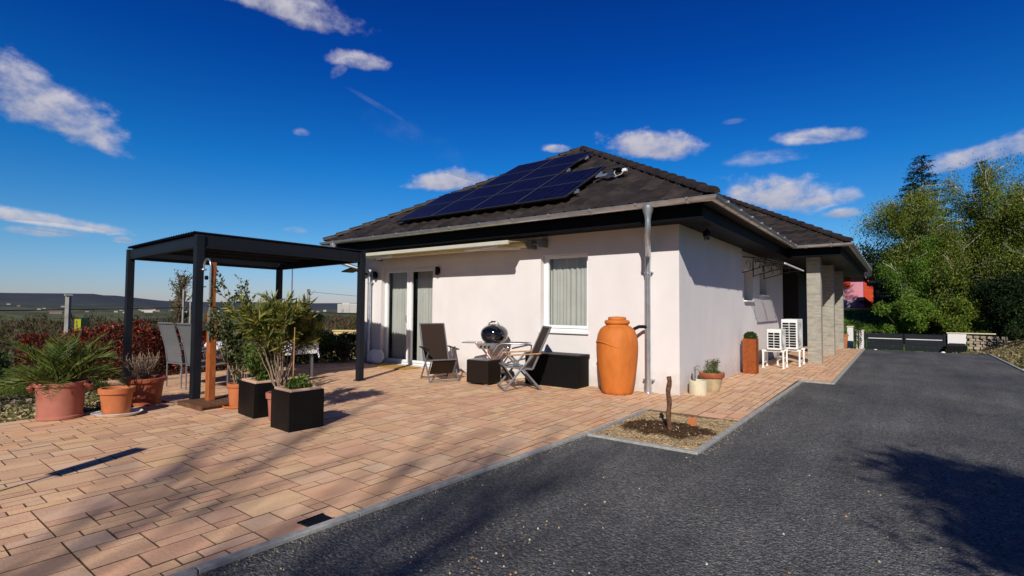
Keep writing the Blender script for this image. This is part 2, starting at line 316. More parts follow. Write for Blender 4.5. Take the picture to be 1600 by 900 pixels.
def rattan_mat(name, c, c2, sc=70):
    m, nt, N, L = newmat(name); out = N('ShaderNodeOutputMaterial'); p = N('ShaderNodeBsdfPrincipled'); p.inputs['Roughness'].default_value = .6; p.inputs['Specular IOR Level'].default_value = .15
    tc = N('ShaderNodeTexCoord'); k = N('ShaderNodeTexChecker'); k.inputs['Scale'].default_value = sc; L(tc.outputs['Object'], k.inputs[0])
    k.inputs['Color1'].default_value = (*c, 1); k.inputs['Color2'].default_value = (*c2, 1)
    n = N('ShaderNodeTexNoise'); n.inputs['Scale'].default_value = 9; L(tc.outputs['Object'], n.inputs['Vector'])
    mx = N('ShaderNodeMix'); mx.data_type = 'RGBA'; mx.blend_type = 'OVERLAY'; mx.inputs['Factor'].default_value = .5; L(k.outputs[0], mx.inputs['A']); L(n.outputs['Color'], mx.inputs['B'])
    L(k.outputs[0], p.inputs['Base Color'])
    b = N('ShaderNodeBump'); b.inputs['Strength'].default_value = .5; b.inputs['Distance'].default_value = .004; L(k.outputs[1], b.inputs['Height']); L(b.outputs[0], p.inputs['Normal'])
    L(p.outputs[0], out.inputs[0]); return m
M['rattan'] = rattan_mat('brown_rattan', (.022, .013, .009), (.008, .005, .004), 60)
M['blackrattan'] = rattan_mat('black_box', (.005, .005, .005), (.003, .003, .003), 60)
M['sling'] = rattan_mat('brown_sling', (.042, .024, .017), (.026, .015, .011), 90)
M['greysling'] = rattan_mat('grey_sling', (.17, .17, .175), (.12, .12, .125), 90)
def cloth_mat():
    m, nt, N, L = newmat('patterned_cloth'); out = N('ShaderNodeOutputMaterial'); p = N('ShaderNodeBsdfPrincipled'); p.inputs['Roughness'].default_value = .8
    tc = N('ShaderNodeTexCoord'); v = N('ShaderNodeTexNoise'); v.inputs['Scale'].default_value = 9; v.inputs['Detail'].default_value = 2; v.inputs['Distortion'].default_value = 2.5; L(tc.outputs['Object'], v.inputs['Vector'])
    rp = N('ShaderNodeValToRGB'); rp.color_ramp.interpolation = 'CONSTANT'; L(v.outputs['Fac'], rp.inputs[0])
    rp.color_ramp.elements[0].position = 0; rp.color_ramp.elements[0].color = (.03, .03, .04, 1); rp.color_ramp.elements[1].position = .47; rp.color_ramp.elements[1].color = (.78, .78, .80, 1)
    L(rp.outputs[0], p.inputs['Base Color']); L(p.outputs[0], out.inputs[0]); return m
M['cloth'] = cloth_mat()

# ------------------------------------------------------------------ leaves (numpy)
def leaves(name, P, size, m, col, parent=None, aspect=.45, D=None, dj=.28, jitter=.25, flat=0.0, colvar=.25, smooth=False):
    """P (N,3) anchors; one folded rhombic leaf each. D (N,3) optional long-axis directions."""
    P = np.asarray(P, float); n = len(P)
    size = np.broadcast_to(np.asarray(size, float), (n,))*RNG.uniform(1-jitter, 1+jitter, n)
    A = RNG.normal(size=(n, 3))
    if D is not None: A = np.asarray(D)/np.maximum(np.linalg.norm(D, axis=1, keepdims=True), 1e-6) + A*dj
    if flat: A[:, 2] *= (1-flat)
    A /= np.linalg.norm(A, axis=1, keepdims=True)
    B = RNG.normal(size=(n, 3)); B[:, 2] *= (1-flat)
    B -= A*np.sum(A*B, 1, keepdims=True); B /= np.maximum(np.linalg.norm(B, axis=1, keepdims=True), 1e-6)
    a = A*size[:, None]; b = B*(size*aspect)[:, None]*.5
    V = np.stack([P, P + a*.45 + b, P + a, P + a*.45 - b], 1).reshape(-1, 3)
    F = np.arange(4*n, dtype=np.int32)
    me = bpy.data.meshes.new(name); me.vertices.add(4*n); me.vertices.foreach_set('co', V.ravel())
    me.loops.add(4*n); me.loops.foreach_set('vertex_index', F)
    me.polygons.add(n); me.polygons.foreach_set('loop_start', np.arange(0, 4*n, 4, dtype=np.int32)); me.polygons.foreach_set('loop_total', np.full(n, 4, np.int32))
    C = np.asarray(col, float)
    if C.ndim == 1: C = np.tile(C, (n, 1))
    elif len(C) != n: C = C[RNG.integers(0, len(C), n)]
    C = C*RNG.uniform(1-colvar, 1+colvar, (n, 1))
    at = me.attributes.new('Col', 'FLOAT_COLOR', 'FACE'); at.data.foreach_set('color', np.hstack([C, np.ones((n, 1))]).ravel())
    me.update(calc_edges=True); me.validate(); me.materials.append(m)
    o = bpy.data.objects.new(name, me); COL.objects.link(o)
    if parent: o.parent = parent
    return o
def ball(n, c, r, shell=.5):
    d = RNG.normal(size=(n, 3)); d /= np.linalg.norm(d, axis=1, keepdims=True)
    k = RNG.uniform(shell, 1, (n, 1))**(1/2)
    return np.array(c) + d*k*np.array(r)
def rvec(s=1): return Vector((random.gauss(0, s), random.gauss(0, s), random.gauss(0, s)))

# ------------------------------------------------------------------ camera
f_px = 805.0; yaw, pitch, roll = R(36.9), R(2.2), R(.38)
fwd = Vector((-math.sin(yaw)*math.cos(pitch), math.cos(yaw)*math.cos(pitch), math.sin(pitch)))
r0 = Vector((math.cos(yaw), math.sin(yaw), 0)); u0 = r0.cross(fwd)
rt = r0*math.cos(roll) + u0*math.sin(roll); up = -r0*math.sin(roll) + u0*math.cos(roll)
cd = bpy.data.cameras.new('camera'); cam = bpy.data.objects.new('camera', cd); COL.objects.link(cam)
cam.matrix_world = Matrix(((rt.x, up.x, -fwd.x, 2.86), (rt.y, up.y, -fwd.y, -8.35), (rt.z, up.z, -fwd.z, 1.40), (0, 0, 0, 1)))
cd.sensor_width = 36; cd.lens = f_px/1600*36; cd.clip_start = .05; cd.clip_end = 20000
scene.camera = cam

# ------------------------------------------------------------------ light and sky
SUN_EL = 33; sun_from = Vector((.449*math.cos(R(SUN_EL)), -.893*math.cos(R(SUN_EL)), math.sin(R(SUN_EL))))
sd = bpy.data.lights.new('sun', 'SUN'); sd.energy = 4.9; sd.angle = R(.53); sd.color = (1, .955, .88)
so = bpy.data.objects.new('sun', sd); COL.objects.link(so); so.rotation_euler = sun_from.to_track_quat('Z', 'Y').to_euler()
so.location = (10, -20, 20)
world = bpy.data.worlds.new('World'); scene.world = world; world.use_nodes = True
nt = world.node_tree; nt.nodes.clear(); N, L = nt.nodes.new, nt.links.new
wo = N('ShaderNodeOutputWorld'); bg = N('ShaderNodeBackground'); L(bg.outputs[0], wo.inputs[0])
sky = N('ShaderNodeTexSky'); sky.sky_type = 'NISHITA'; sky.sun_disc = False; sky.sun_elevation = R(SUN_EL)
sky.sun_rotation = math.atan2(sun_from.x, sun_from.y); sky.altitude = 300; sky.air_density = 1.0; sky.dust_density = .35; sky.ozone_density = 3.0
bg.inputs['Strength'].default_value = .088
def math_(op, a, b=None, c=None, clamp=False):
    n = N('ShaderNodeMath'); n.operation = op; n.use_clamp = clamp
    for i, x in enumerate((a, b, c)):
        if x is None: continue
        if isinstance(x, (int, float)): n.inputs[i].default_value = x
        else: L(x, n.inputs[i])
    return n.outputs[0]
tc = N('ShaderNodeTexCoord'); dirv = tc.outputs['Generated']
gm = N('ShaderNodeGamma'); gm.inputs['Gamma'].default_value = 1.0; L(sky.outputs[0], gm.inputs[0])
hs = N('ShaderNodeHueSaturation'); hs.inputs['Saturation'].default_value = 1.3; hs.inputs['Value'].default_value = 1; L(gm.outputs[0], hs.inputs['Color'])
# deeper blue towards the zenith, as a polarising filter gives
sz = N('ShaderNodeSeparateXYZ'); L(dirv, sz.inputs[0])
rz_ = N('ShaderNodeValToRGB'); L(sz.outputs['Z'], rz_.inputs[0]); cr = rz_.color_ramp
cr.elements[0].position = 0; cr.elements[0].color = (.72, .72, 1.08, 1); cr.elements[1].position = .62; cr.elements[1].color = (.03, .26, .80, 1)
for ps, c in ((.12, (.50, .84, 1.10)), (.25, (.13, .74, 1.16)), (.42, (.03, .44, 1.05))):
    e = cr.elements.new(ps); e.color = (*c, 1)
mu = N('ShaderNodeMix'); mu.data_type = 'RGBA'; mu.blend_type = 'MULTIPLY'; mu.inputs['Factor'].default_value = 1
L(hs.outputs[0], mu.inputs['A']); L(rz_.outputs[0], mu.inputs['B']); 
dk = N('ShaderNodeMapRange'); dk.inputs['From Min'].default_value = -.55; dk.inputs['From Max'].default_value = .0; dk.inputs['To Min'].default_value = .45; dk.inputs['To Max'].default_value = 1.0; L(sz.outputs['Y'], dk.inputs['Value'])  # dims the unseen sky behind the camera to lower the ambient fill
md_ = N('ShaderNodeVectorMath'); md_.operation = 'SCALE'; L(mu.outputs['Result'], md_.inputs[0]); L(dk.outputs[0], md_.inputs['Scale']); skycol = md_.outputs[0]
# fair-weather clouds: (direction, half width, half height, tilt)
CL = [(-0.7698,0.4261,0.4753,0.155,0.036,-5,1),(-0.9456,0.1671,0.2791,0.130,0.056,-24,1),(-0.7325,0.5361,0.4195,0.062,0.024,0,.9),(-0.7582,0.5137,0.4014,0.028,0.014,40,.6),
(-0.9755,0.1845,0.12,0.14,0.015,-5,.9),(-0.9778,0.1821,0.1033,0.062,0.011,0,.7),(-0.9565,0.2742,0.0998,0.02,0.009,0,.7),(-0.6764,0.6975,0.2369,0.098,0.030,5,1.2),(-0.5037,0.8113,0.2966,0.038,0.012,0,.9),
(-0.3561,0.8867,0.2948,0.105,0.040,-6,1.15),(-0.0982,0.9555,0.2783,0.088,0.020,-2,.9),(-0.1778,0.9502,0.2561,0.087,0.022,0,.55),(-0.1647,0.9669,0.1949,0.108,0.048,-8,1.15),(-0.0649,0.9808,0.1837,0.031,0.020,0,.7),
(-0.0691,0.9854,0.1558,0.036,0.013,0,.85),(0.1141,0.9683,0.2224,0.11,0.025,8,1.0),(-0.7107,0.6315,0.31,0.15,0.036,-20,.15),(-0.8224,0.4837,0.2996,0.018,0.010,0,.4),(-0.8565,0.4982,0.1351,0.03,0.010,0,.6),
(-0.7345,0.5769,0.3574,0.085,0.008,-25,.2),(-0.2216,0.9209,0.3207,0.024,0.008,0,.35),(.7,.2,.4,.3,.08,0,1),(.5,-.6,.5,.3,.09,10,1)]
nz = N('ShaderNodeTexNoise'); nz.inputs['Scale'].default_value = 19; nz.inputs['Detail'].default_value = 9; nz.inputs['Roughness'].default_value = .6
mpn = N('ShaderNodeMapping'); mpn.inputs['Scale'].default_value = (1, 1, 1.5); L(dirv, mpn.inputs[0]); L(mpn.outputs[0], nz.inputs['Vector'])
nc = math_('MULTIPLY', math_('SUBTRACT', nz.outputs['Fac'], .5), 3.6)
dens = None; vert = None
def dotc(v):
    n = N('ShaderNodeVectorMath'); n.operation = 'DOT_PRODUCT'; L(dirv, n.inputs[0]); n.inputs[1].default_value = tuple(v); return n.outputs['Value']
for (x, y, z, a, b, rr, k) in CL:
    d = Vector((x, y, z)).normalized(); rg = d.cross(Vector((0, 0, 1))).normalized(); uu = rg.cross(d)
    t = R(rr); r2 = rg*math.cos(t) + uu*math.sin(t); u2 = -rg*math.sin(t) + uu*math.cos(t)
    a, b = a*.9, b*.9
    u_ = dotc(r2/a); v_ = dotc(u2/b); w_ = dotc(d)
    # flat base: points below the centre fall off faster
    vneg = math_('MAXIMUM', math_('MULTIPLY', v_, -1.35), v_)
    q = math_('SQRT', math_('ADD', math_('MULTIPLY', u_, u_), math_('MULTIPLY', vneg, vneg)))
    e = math_('SUBTRACT', 1.0, q)
    e = math_('MULTIPLY', math_('ADD', math_('MINIMUM', e, .45), math_('MULTIPLY', nc, .40)), k)
    e = math_('MULTIPLY', e, math_('GREATER_THAN', w_, .3))
    e = math_('MULTIPLY', e, math_('LESS_THAN', q, 1.55))
    dens = e if dens is None else math_('MAXIMUM', dens, e)
    vv = math_('MULTIPLY', v_, math_('LESS_THAN', q, 1.5))
    vert = vv if vert is None else math_('ADD', vert, vv)
al = N('ShaderNodeMapRange'); al.interpolation_type = 'SMOOTHSTEP'; al.inputs['From Min'].default_value = .02; al.inputs['From Max'].default_value = .66; al.inputs['To Max'].default_value = .92; L(dens, al.inputs['Value'])
lit = math_('ADD', math_('MULTIPLY', vert, .38), math_('MULTIPLY', nc, .30)); lit = math_('ADD', lit, .55, clamp=True)
cc = N('ShaderNodeMix'); cc.data_type = 'RGBA'; L(lit, cc.inputs['Factor']); cc.inputs['A'].default_value = (3.0, 3.2, 4.4, 1); cc.inputs['B'].default_value = (7.6, 7.3, 7.9, 1)
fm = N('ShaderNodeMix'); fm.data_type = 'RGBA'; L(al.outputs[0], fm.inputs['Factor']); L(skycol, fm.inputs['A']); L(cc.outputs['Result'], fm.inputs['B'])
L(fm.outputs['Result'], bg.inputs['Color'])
scene.view_settings.view_transform = 'Standard'; scene.view_settings.look = 'None'; scene.view_settings.exposure = 0

# ------------------------------------------------------------------ terrain
def sm(a, b, x): t = min(1, max(0, (x-a)/(b-a))); return t*t*(3-2*t)
def slope_z(y):
    return 0 if y < 14.2 else -(min(y, 36)-14.2)*.064
def tz(x, y):
    z = slope_z(y)
    if y > 37: z += sm(37, 60, y)*3.0 + max(0, y-60)*.02
    if x > 5.25:
        z += (sm(5.25, 9.5, x)*1.35 + max(0, x-9.5)*.04)*(1-.55*sm(26, 40, y))*sm(-6, 0, y)
    if x < 0 and y > 18: pass
    s = -9.8 - x
    if s > 0:
        d = 1-math.exp(-s/26.0)
        z = z*math.exp(-s/20) - 13.5*d - 14*sm(60, 900, s)
    r = math.hypot(x, y)
    if r > 2200:   # hills beyond the valley
        a = math.atan2(y, -x)
        ridge = 95 if a < .27 else 95 - 34*sm(.255, .285, a) - 8*sm(.6, 1.2, a)
        z += (ridge + 8*math.sin(a*9) + 4*math.sin(a*31))*sm(2300, 4300, r)*(1 if x < 0 else .6)
    if r > 300: z += 1.5*math.sin(x*.011)*math.cos(y*.009)
    return z - .06
def axis(lo, hi, step, far):
    a = list(np.arange(lo, hi+1e-6, step)); s = step; x = hi
    while x < far: s *= 1.13; x += s; a.append(x)
    s = step; x = lo
    while x > -far: s *= 1.13; x -= s; a.insert(0, x)
    return a
xs, ys = axis(-16, 12, .6, 7500), axis(-14, 44, .7, 7500)
gv = [(x, y, tz(x, y)) for y in ys for x in xs]; nx = len(xs)
gf = [(j*nx+i, j*nx+i+1, (j+1)*nx+i+1, (j+1)*nx+i) for j in range(len(ys)-1) for i in range(nx-1)]
me = bpy.data.meshes.new('ground'); me.from_pydata(gv, [], gf)
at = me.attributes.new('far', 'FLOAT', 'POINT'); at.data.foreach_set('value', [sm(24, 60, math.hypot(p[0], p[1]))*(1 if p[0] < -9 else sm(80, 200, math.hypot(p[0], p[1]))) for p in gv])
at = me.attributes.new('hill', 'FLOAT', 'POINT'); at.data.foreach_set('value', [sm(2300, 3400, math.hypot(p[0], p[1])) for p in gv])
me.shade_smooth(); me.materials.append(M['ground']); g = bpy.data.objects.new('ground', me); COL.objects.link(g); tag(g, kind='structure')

# gravel driveway
def kx(y): return -.32 + (y+11)*(.36/7.85)       # terrace kerb line
mb = MB(); rows = []
def left(y):
    return kx(y) if y < -3.2 else (1.25 if y < 3.2 else (1.83 if y < 14.2 else 1.83 - (y-14.2)*.035))
yl = sorted(set([-14+i*.5 for i in range(100)] + [-3.2, 3.2]))
pr = None
def dright(y): return 5.15 + (0 if y < 14 else (y-14)*.01)
for y in yl:
    for lf in ([left(y)] if y not in (-3.2, 3.2) else [left(y-.01), left(y)]):
        z = slope_z(y) - .012
        cur = [(lf + (dright(y)-lf)*k/8, y, z) for k in range(9)]
        if pr is not None and pr[0][1] != y:
            for k in range(8): mb.quad(pr[k], pr[k+1], cur[k+1], cur[k])
        pr = cur
o = mb.build('driveway', M['gravel'], smooth=30); tag(o, kind='structure')

# loose stones on the gravel
def pebbles(name, spots, sizes, cols, m):
    mb = MB()
    for (x, y, z), s, c in zip(spots, sizes, cols):
        a = [Vector((math.cos(t)*s*random.uniform(.7, 1.2), math.sin(t)*s*random.uniform(.6, 1.1), 0)) for t in [k*PI/3+random.random()*.4 for k in range(6)]]
        vs = [Vector((x, y, z)) + v + Vector((0, 0, -.2*s)) for v in a] + [Vector((x, y, z)) + v*.55 + Vector((0, 0, s*random.uniform(.5, .9))) for v in a]
        mb.add(vs, [(i, (i+1) % 6, 6+(i+1) % 6, 6+i) for i in range(6)] + [tuple(range(6, 12))], c)
    return mb.build(name, m)
M['stone'] = mat('loose_stone', (1, 1, 1), .8, c2=(.8, .8, .8), ns=60, attr=True)
sp, sz_, cs = [], [], []
for i in range(9000):
    y = -7.9 + abs(random.gauss(0, 1))*3.4; x = random.uniform(left(y)+.06, 5.0); d = random.random()
    sp.append((x, y, -.011)); sz_.append(random.uniform(.003, .0075)); g_ = random.choice((.03, .05, .07, .09, .12)); cs.append((g_, g_, g_*1.05))
for i in range(200):
    y = -7.8 + abs(random.gauss(0, 1))*3; x = random.uniform(left(y)+.06, 4.8)
    if random.random() < .5: x, y = random.gauss(1.0, .35), random.gauss(-6.2, .5); x = max(x, left(y)+.1)
    sp.append((x, y, -.010)); sz_.append(random.uniform(.004, .009)); cs.append(random.choice(((.45, .27, .12), (.6, .55, .48), (.3, .17, .08), (.55, .42, .25))))
for i in range(1500):
    y = random.uniform(-7.6, 3.1); x = left(y) + .035 + abs(random.gauss(0, .06)); sp.append((x, y, -.011)); sz_.append(random.uniform(.0025, .006)); cs.append(random.choice(((.30, .22, .14), (.18, .14, .10), (.10, .09, .08), (.34, .30, .24))))
tag(pebbles('loose_gravel', sp, sz_, cs, M['stone']), kind='stuff')

# kerbs
mb = MB()
def kerb(p, q, w=.06):
    p, q = Vector(p), Vector(q); L_ = (q-p).length; n = max(1, round(L_)); d = (q-p)/n
    for i in range(n):
        a = p + d*i + d.normalized()*.004; b = p + d*(i+1) - d.normalized()*.004
        mb.bar((a.x, a.y, a.z-.05+random.uniform(-.002, .002)), (b.x, b.y, b.z-.05+random.uniform(-.002, .002)), w, .125)
kerb((kx(-13), -13, 0), (kx(-3.2), -3.2, 0)); kerb((kx(-3.2)+.03, -3.2, 0), (1.28, -3.2, 0)); kerb((1.25, -3.17, 0), (1.31, 3.2, 0))
kerb((.04, -3.17, 0), (.04, -1.45, 0), .04)
kerb((1.28, 3.2, 0), (1.86, 3.2, 0)); kerb((1.83, 3.23, 0), (1.83, 14.3, 0)); kerb((5.18, -6, 0), (5.18, 14.2, 0)); kerb((5.18, 14.2, 0), (5.4, 34.4, slope_z(34.4)))
tag(mb.build('kerb', M['concrete'], bevel=.004), kind='structure')

# paving
mod = .108; x0g, y0g = -8.9, -12.0
nxp, nyp = int(10.8/mod), int(26.2/mod)
def inside(i, j):
    x, y = x0g + (i+.5)*mod, y0g + (j+.5)*mod
    if -8.1 < x < -.05 and y > .1: return False
    if x < -8.1 and y > 2.5: return False
    if y < -5.25 and x < -5.68: return False
    if y < -3.2: return x < kx(y)+.02
    if y < -1.45: return x < .02
    if y < 3.2: return x < 1.26
    return x < 1.83
used = np.zeros((nxp, nyp), bool)
base = [((.70, .455, .30), 5), ((.68, .43, .30), 5), ((.72, .49, .33), 4), ((.62, .37, .27), 3), ((.70, .53, .385), 2.2), ((.55, .315, .23), 1.2), ((.71, .45, .265), 2), ((.67, .475, .36), 2.5)]
bc = [tuple(.6*v+.4*m_ for v, m_ in zip(b[0], (.74, .465, .29))) for b in base]; bw = [b[1] for b in base]
mb = MB()
sizes = [((2, 3), 8), ((2, 4), 2), ((1, 2), 4), ((2, 2), 6), ((1, 1), 1.5), ((3, 4), 4), ((3, 3), 3), ((1, 3), 3), ((2, 1), 1)]
def clampx(x, y):
    if y < -3.2: return min(x, kx(y)-.03)
    if y < -1.47: return min(x, .02)
    if y < 3.2: return min(x, 1.225)
    return min(x, 1.8)
for j in range(nyp):
    for i in range(nxp):
        if used[i, j] or not inside(i, j): continue
        opts = []
        for (a, b), w in sizes:
            if i+a <= nxp and j+b <= nyp and not used[i:i+a, j:j+b].any() and all(inside(i+p, j+q) for p in range(a) for q in range(b)): opts.append(((a, b), w))
        a, b = random.choices([o_[0] for o_ in opts], [o_[1] for o_ in opts])[0]
        used[i:i+a, j:j+b] = True
        gp = .0038
        X0, Y0, X1, Y1 = x0g+i*mod+gp, y0g+j*mod+gp, x0g+(i+a)*mod-gp, y0g+(j+b)*mod-gp
        c = random.choices(bc, bw)[0]; k = random.uniform(.92, 1.06); c = tuple(v*k*random.uniform(.97, 1.03) for v in c)
        dz = random.uniform(-.0015, .0015); ch = .0011
        jt = lambda: random.uniform(-.0012, .0012)
        bot = [(X0, Y0), (X1, Y0), (X1, Y1), (X0, Y1)]; bot = [(clampx(x, y)+jt(), y+jt()) for x, y in bot]
        if bot[1][0]-bot[0][0] < .02: continue
        cx_, cy_ = sum(p[0] for p in bot)/4, sum(p[1] for p in bot)/4
        vs = [(x, y, -.05) for x, y in bot] + [(x, y, -ch+dz) for x, y in bot] + [(x-math.copysign(ch, x-cx_), y-math.copysign(ch, y-cy_), dz) for x, y in bot]
        mb.add(vs, [(0,1,5,4),(1,2,6,5),(2,3,7,6),(3,0,4,7),(4,5,9,8),(5,6,10,9),(6,7,11,10),(7,4,8,11)], (.16, .11, .075)); mb.add(vs[8:], [(0,1,2,3)], c)
tag(mb.build('paving', M['paving']), kind='structure')
mb = MB()
mb.box((-8.9, -5.25, -.055), (-.12, .28, -.022)); mb.box((-5.7, -12.2, -.055), (-.12, -5.252, -.022)); mb.box((-.118, -3.1, -.055), (.0,   .2, -.022)); mb.box((.002, -1.47, -.055), (1.22, 3.15, -.022)); mb.box((.002, 3.152, -.055), (1.8, 14.2, -.022)); mb.box((-8.9, .282, -.055), (-8.16, 2.6, -.022))
tag(mb.build('paving_joints', M['joint']), kind='structure')

# planting bed cut into the terrace
def patch(name, x0, y0, x1, y1, n, zf, m):
    mb = MB(); W = [(x0+(x1-x0)*i/n, y0+(y1-y0)*j/n) for j in range(n+1) for i in range(n+1)]
    mb.add([(x, y, zf(x, y)) for x, y in W], [(j*(n+1)+i, j*(n+1)+i+1, (j+1)*(n+1)+i+1, (j+1)*(n+1)+i) for j in range(n) for i in range(n)])
    return mb.build(name, m, smooth=60)
from mathutils import noise as mn
def bedz(x, y):
    d = math.hypot((x-.62)/.55, (y+2.35)/.5)
    return -.016 + .05*max(0, 1-d) + .030*mn.noise(Vector((x*6, y*6, 0))) + .016*mn.noise(Vector((x*19, y*19, 3)))*(1.6 if d < 1 else 1) + .012*mn.noise(Vector((x*45, y*45, 3)))
def bed_mat():
    m, nt, N, L = newmat('sandy_soil'); out = N('ShaderNodeOutputMaterial'); p = N('ShaderNodeBsdfPrincipled'); p.inputs['Roughness'].default_value = .95; p.inputs['Specular IOR Level'].default_value = .1
    tc = N('ShaderNodeTexCoord'); n = N('ShaderNodeTexNoise'); n.inputs['Scale'].default_value = 2.6; n.inputs['Detail'].default_value = 8; n.inputs['Roughness'].default_value = .65; L(tc.outputs['Object'], n.inputs['Vector'])
    dv = N('ShaderNodeVectorMath'); dv.operation = 'DISTANCE'; mp = N('ShaderNodeMapping'); mp.inputs['Scale'].default_value = (1, 1.45, 0); L(tc.outputs['Object'], mp.inputs[0]); L(mp.outputs[0], dv.inputs[0]); dv.inputs[1].default_value = (.66, -3.44, 0)
    s = N('ShaderNodeMath'); s.operation = 'MULTIPLY_ADD'; L(n.outputs['Fac'], s.inputs[0]); s.inputs[1].default_value = .75; L(dv.outputs['Value'], s.inputs[2])
    rp = N('ShaderNodeValToRGB'); L(s.outputs[0], rp.inputs[0]); rp.color_ramp.elements[0].position = .86; rp.color_ramp.elements[0].color = (.075, .042, .022, 1); rp.color_ramp.elements[1].position = 1.0; rp.color_ramp.elements[1].color = (.46, .33, .185, 1)
    v = N('ShaderNodeTexVoronoi'); v.inputs['Scale'].default_value = 60; L(tc.outputs['Object'], v.inputs['Vector']); sc = N('ShaderNodeSeparateColor'); L(v.outputs['Color'], sc.inputs[0])
    r2 = N('ShaderNodeValToRGB'); L(sc.outputs[0], r2.inputs[0]); r2.color_ramp.elements[0].color = (.6, .6, .6, 1); r2.color_ramp.elements[1].color = (1.25, 1.22, 1.15, 1)
    mx = N('ShaderNodeMix'); mx.data_type = 'RGBA'; mx.blend_type = 'MULTIPLY'; mx.inputs['Factor'].default_value = 1; L(rp.outputs[0], mx.inputs['A']); L(r2.outputs[0], mx.inputs['B']); L(mx.outputs['Result'], p.inputs['Base Color'])
    b = N('ShaderNodeBump'); b.inputs['Strength'].default_value = .8; b.inputs['Distance'].default_value = .02; L(v.outputs['Distance'], b.inputs['Height']); L(b.outputs[0], p.inputs['Normal']); L(p.outputs[0], out.inputs[0]); return m
M['bed'] = bed_mat()
tag(patch('planting_bed', .06, -3.17, 1.22, -1.46, 70, bedz, M['bed']), kind='structure')
sp = [(random.uniform(.1, 1.18), random.uniform(-3.1, -1.5), 0) for i in range(420)]
sp = [(x, y, bedz(x, y)+.003) for x, y, z in sp]
tag(pebbles('bed_clods', sp, [random.choice((.003, .005, .007, .011)) for _ in sp], [random.choice(((.36, .26, .15), (.28, .19, .11), (.10, .06, .03), (.10, .06, .03), (.40, .32, .22))) for _ in sp], M['stone']), kind='stuff')

# ------------------------------------------------------------------ house
ZE = 3.04; SL = .57; ZS = 2.79
house = empty('house', (-4, 4, 0), 0, 'white rendered bungalow with dark tiled hip roof and grey stone porch columns', 'house')
HP = Matrix.Translation((-4, 4, 0)).inverted()
def hb(mb, name, m, parent=None, **k):
    o = mb.build(name, m, parent or house, **k)
    if (parent or house) is house: o.location = (4, -4, 0)
    return o
def wall_holes(mb, P, U, W, T_, us, zs, holes, nrm):
    """front skin with openings and reveals; P origin, U unit along, nrm outward normal, T_ thickness"""
    P, U, nrm = Vector(P), Vector(U), Vector(nrm); Z = Vector((0, 0, 1))
    for i in range(len(us)-1):
        for j in range(len(zs)-1):
            if (i, j) in holes:
                a, b, c, d = us[i], us[i+1], zs[j], zs[j+1]
                q = lambda u, z, t: P + U*u + Z*z - nrm*t
                for (u1, z1, u2, z2) in ((a, c, b, c), (b, c, b, d), (b, d, a, d), (a, d, a, c)):
                    mb.quad(q(u1, z1, 0), q(u1, z1, T_), q(u2, z2, T_), q(u2, z2, 0))
            else:
                mb.quad(P+U*us[i]+Z*zs[j], P+U*us[i+1]+Z*zs[j], P+U*us[i+1]+Z*zs[j+1], P+U*us[i]+Z*zs[j+1])
mb = MB()
ux = [-8.15, -7.5, -5.68, -2.71, -1.675, 0]; uz = [-.05, 0.02, .96, 2.36, 2.415, ZS+.05]
H = {(1, 1), (1, 2)}; H2 = {(3, 2), (3, 3)}
# door opening spans rows 1-2, window rows 2-3: build reveals by hand for a clean edge
for i in range(5):
    for j in range(5):
        if (i, j) in H | H2: continue
        mb.quad((ux[i], 0, uz[j]), (ux[i+1], 0, uz[j]), (ux[i+1], 0, uz[j+1]), (ux[i], 0, uz[j+1]))
def reveal(x0, x1, z0, z1, t=.2):
    for a, b in (((x0, z0), (x1, z0)), ((x1, z0), (x1, z1)), ((x1, z1), (x0, z1)), ((x0, z1), (x0, z0))):
        mb.quad((a[0], 0, a[1]), (a[0], t, a[1]), (b[0], t, b[1]), (b[0], 0, b[1]))
reveal(-7.5, -5.68, .02, 2.36); reveal(-2.71, -1.675, .96, 2.415)
# right walls
mb.quad((0, 0, -.05), (0, 4.25, -.05), (0, 4.25, ZS+.05), (0, 0, ZS+.05))
mb.quad((0, 4.25, -.05), (-.1, 4.25, -.05), (-.1, 4.25, ZS+.05), (0, 4.25, ZS+.05))
wy = [4.25, 4.85, 5.85, 6.6, 7.5, 10.0]; wz = [-.05, 1.62, 1.80, 2.37, 2.43, ZS+.05]; HR = {(1, 1), (1, 2), (3, 2), (3, 3)}
for i in range(5):
    for j in range(5):
        if (i, j) in HR: continue
        mb.quad((-.1, wy[i], wz[j]), (-.1, wy[i+1], wz[j]), (-.1, wy[i+1], wz[j+1]), (-.1, wy[i], wz[j+1]))
for (a, b, c, d) in ((4.85, 5.85, 1.62, 2.37), (6.6, 7.5, 1.80, 2.43)):
    for p, q in (((a, c), (b, c)), ((b, c), (b, d)), ((b, d), (a, d)), ((a, d), (a, c))):
        mb.quad((-.1, p[0], p[1]), (-.35, p[0], p[1]), (-.35, q[0], q[1]), (-.1, q[0], q[1]))
mb.quad((-.1, 10, -.05), (-1.6, 10, -.05), (-1.6, 10, ZS), (-.1, 10, ZS))
mb.quad((-8.15, 0, -.05), (-8.15, 16.9, -.05), (-8.15, 16.9, ZS+.05), (-8.15, 0, ZS+.05))
mb.quad((-8.15, 16.9, -.05), (-.1, 16.9, -.05), (-.1, 16.9, ZS), (-8.15, 16.9, ZS))
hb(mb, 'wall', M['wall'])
mb = MB(); mb.box((-1.6, 10.01, -.05), (-1.45, 13.2, ZS)); mb.box((-1.6, 13.2, -.05), (-.1, 16.89, ZS))
o = hb(mb, 'entrance_wall', M['darkclad']); o['label'] = 'dark recessed entrance wall behind the columns'
mb = MB(); mb.box((-1.45, 10.8, 0), (-1.41, 11.9, 2.15)); d = hb(mb, 'door', M['anthracite'], bevel=.005)
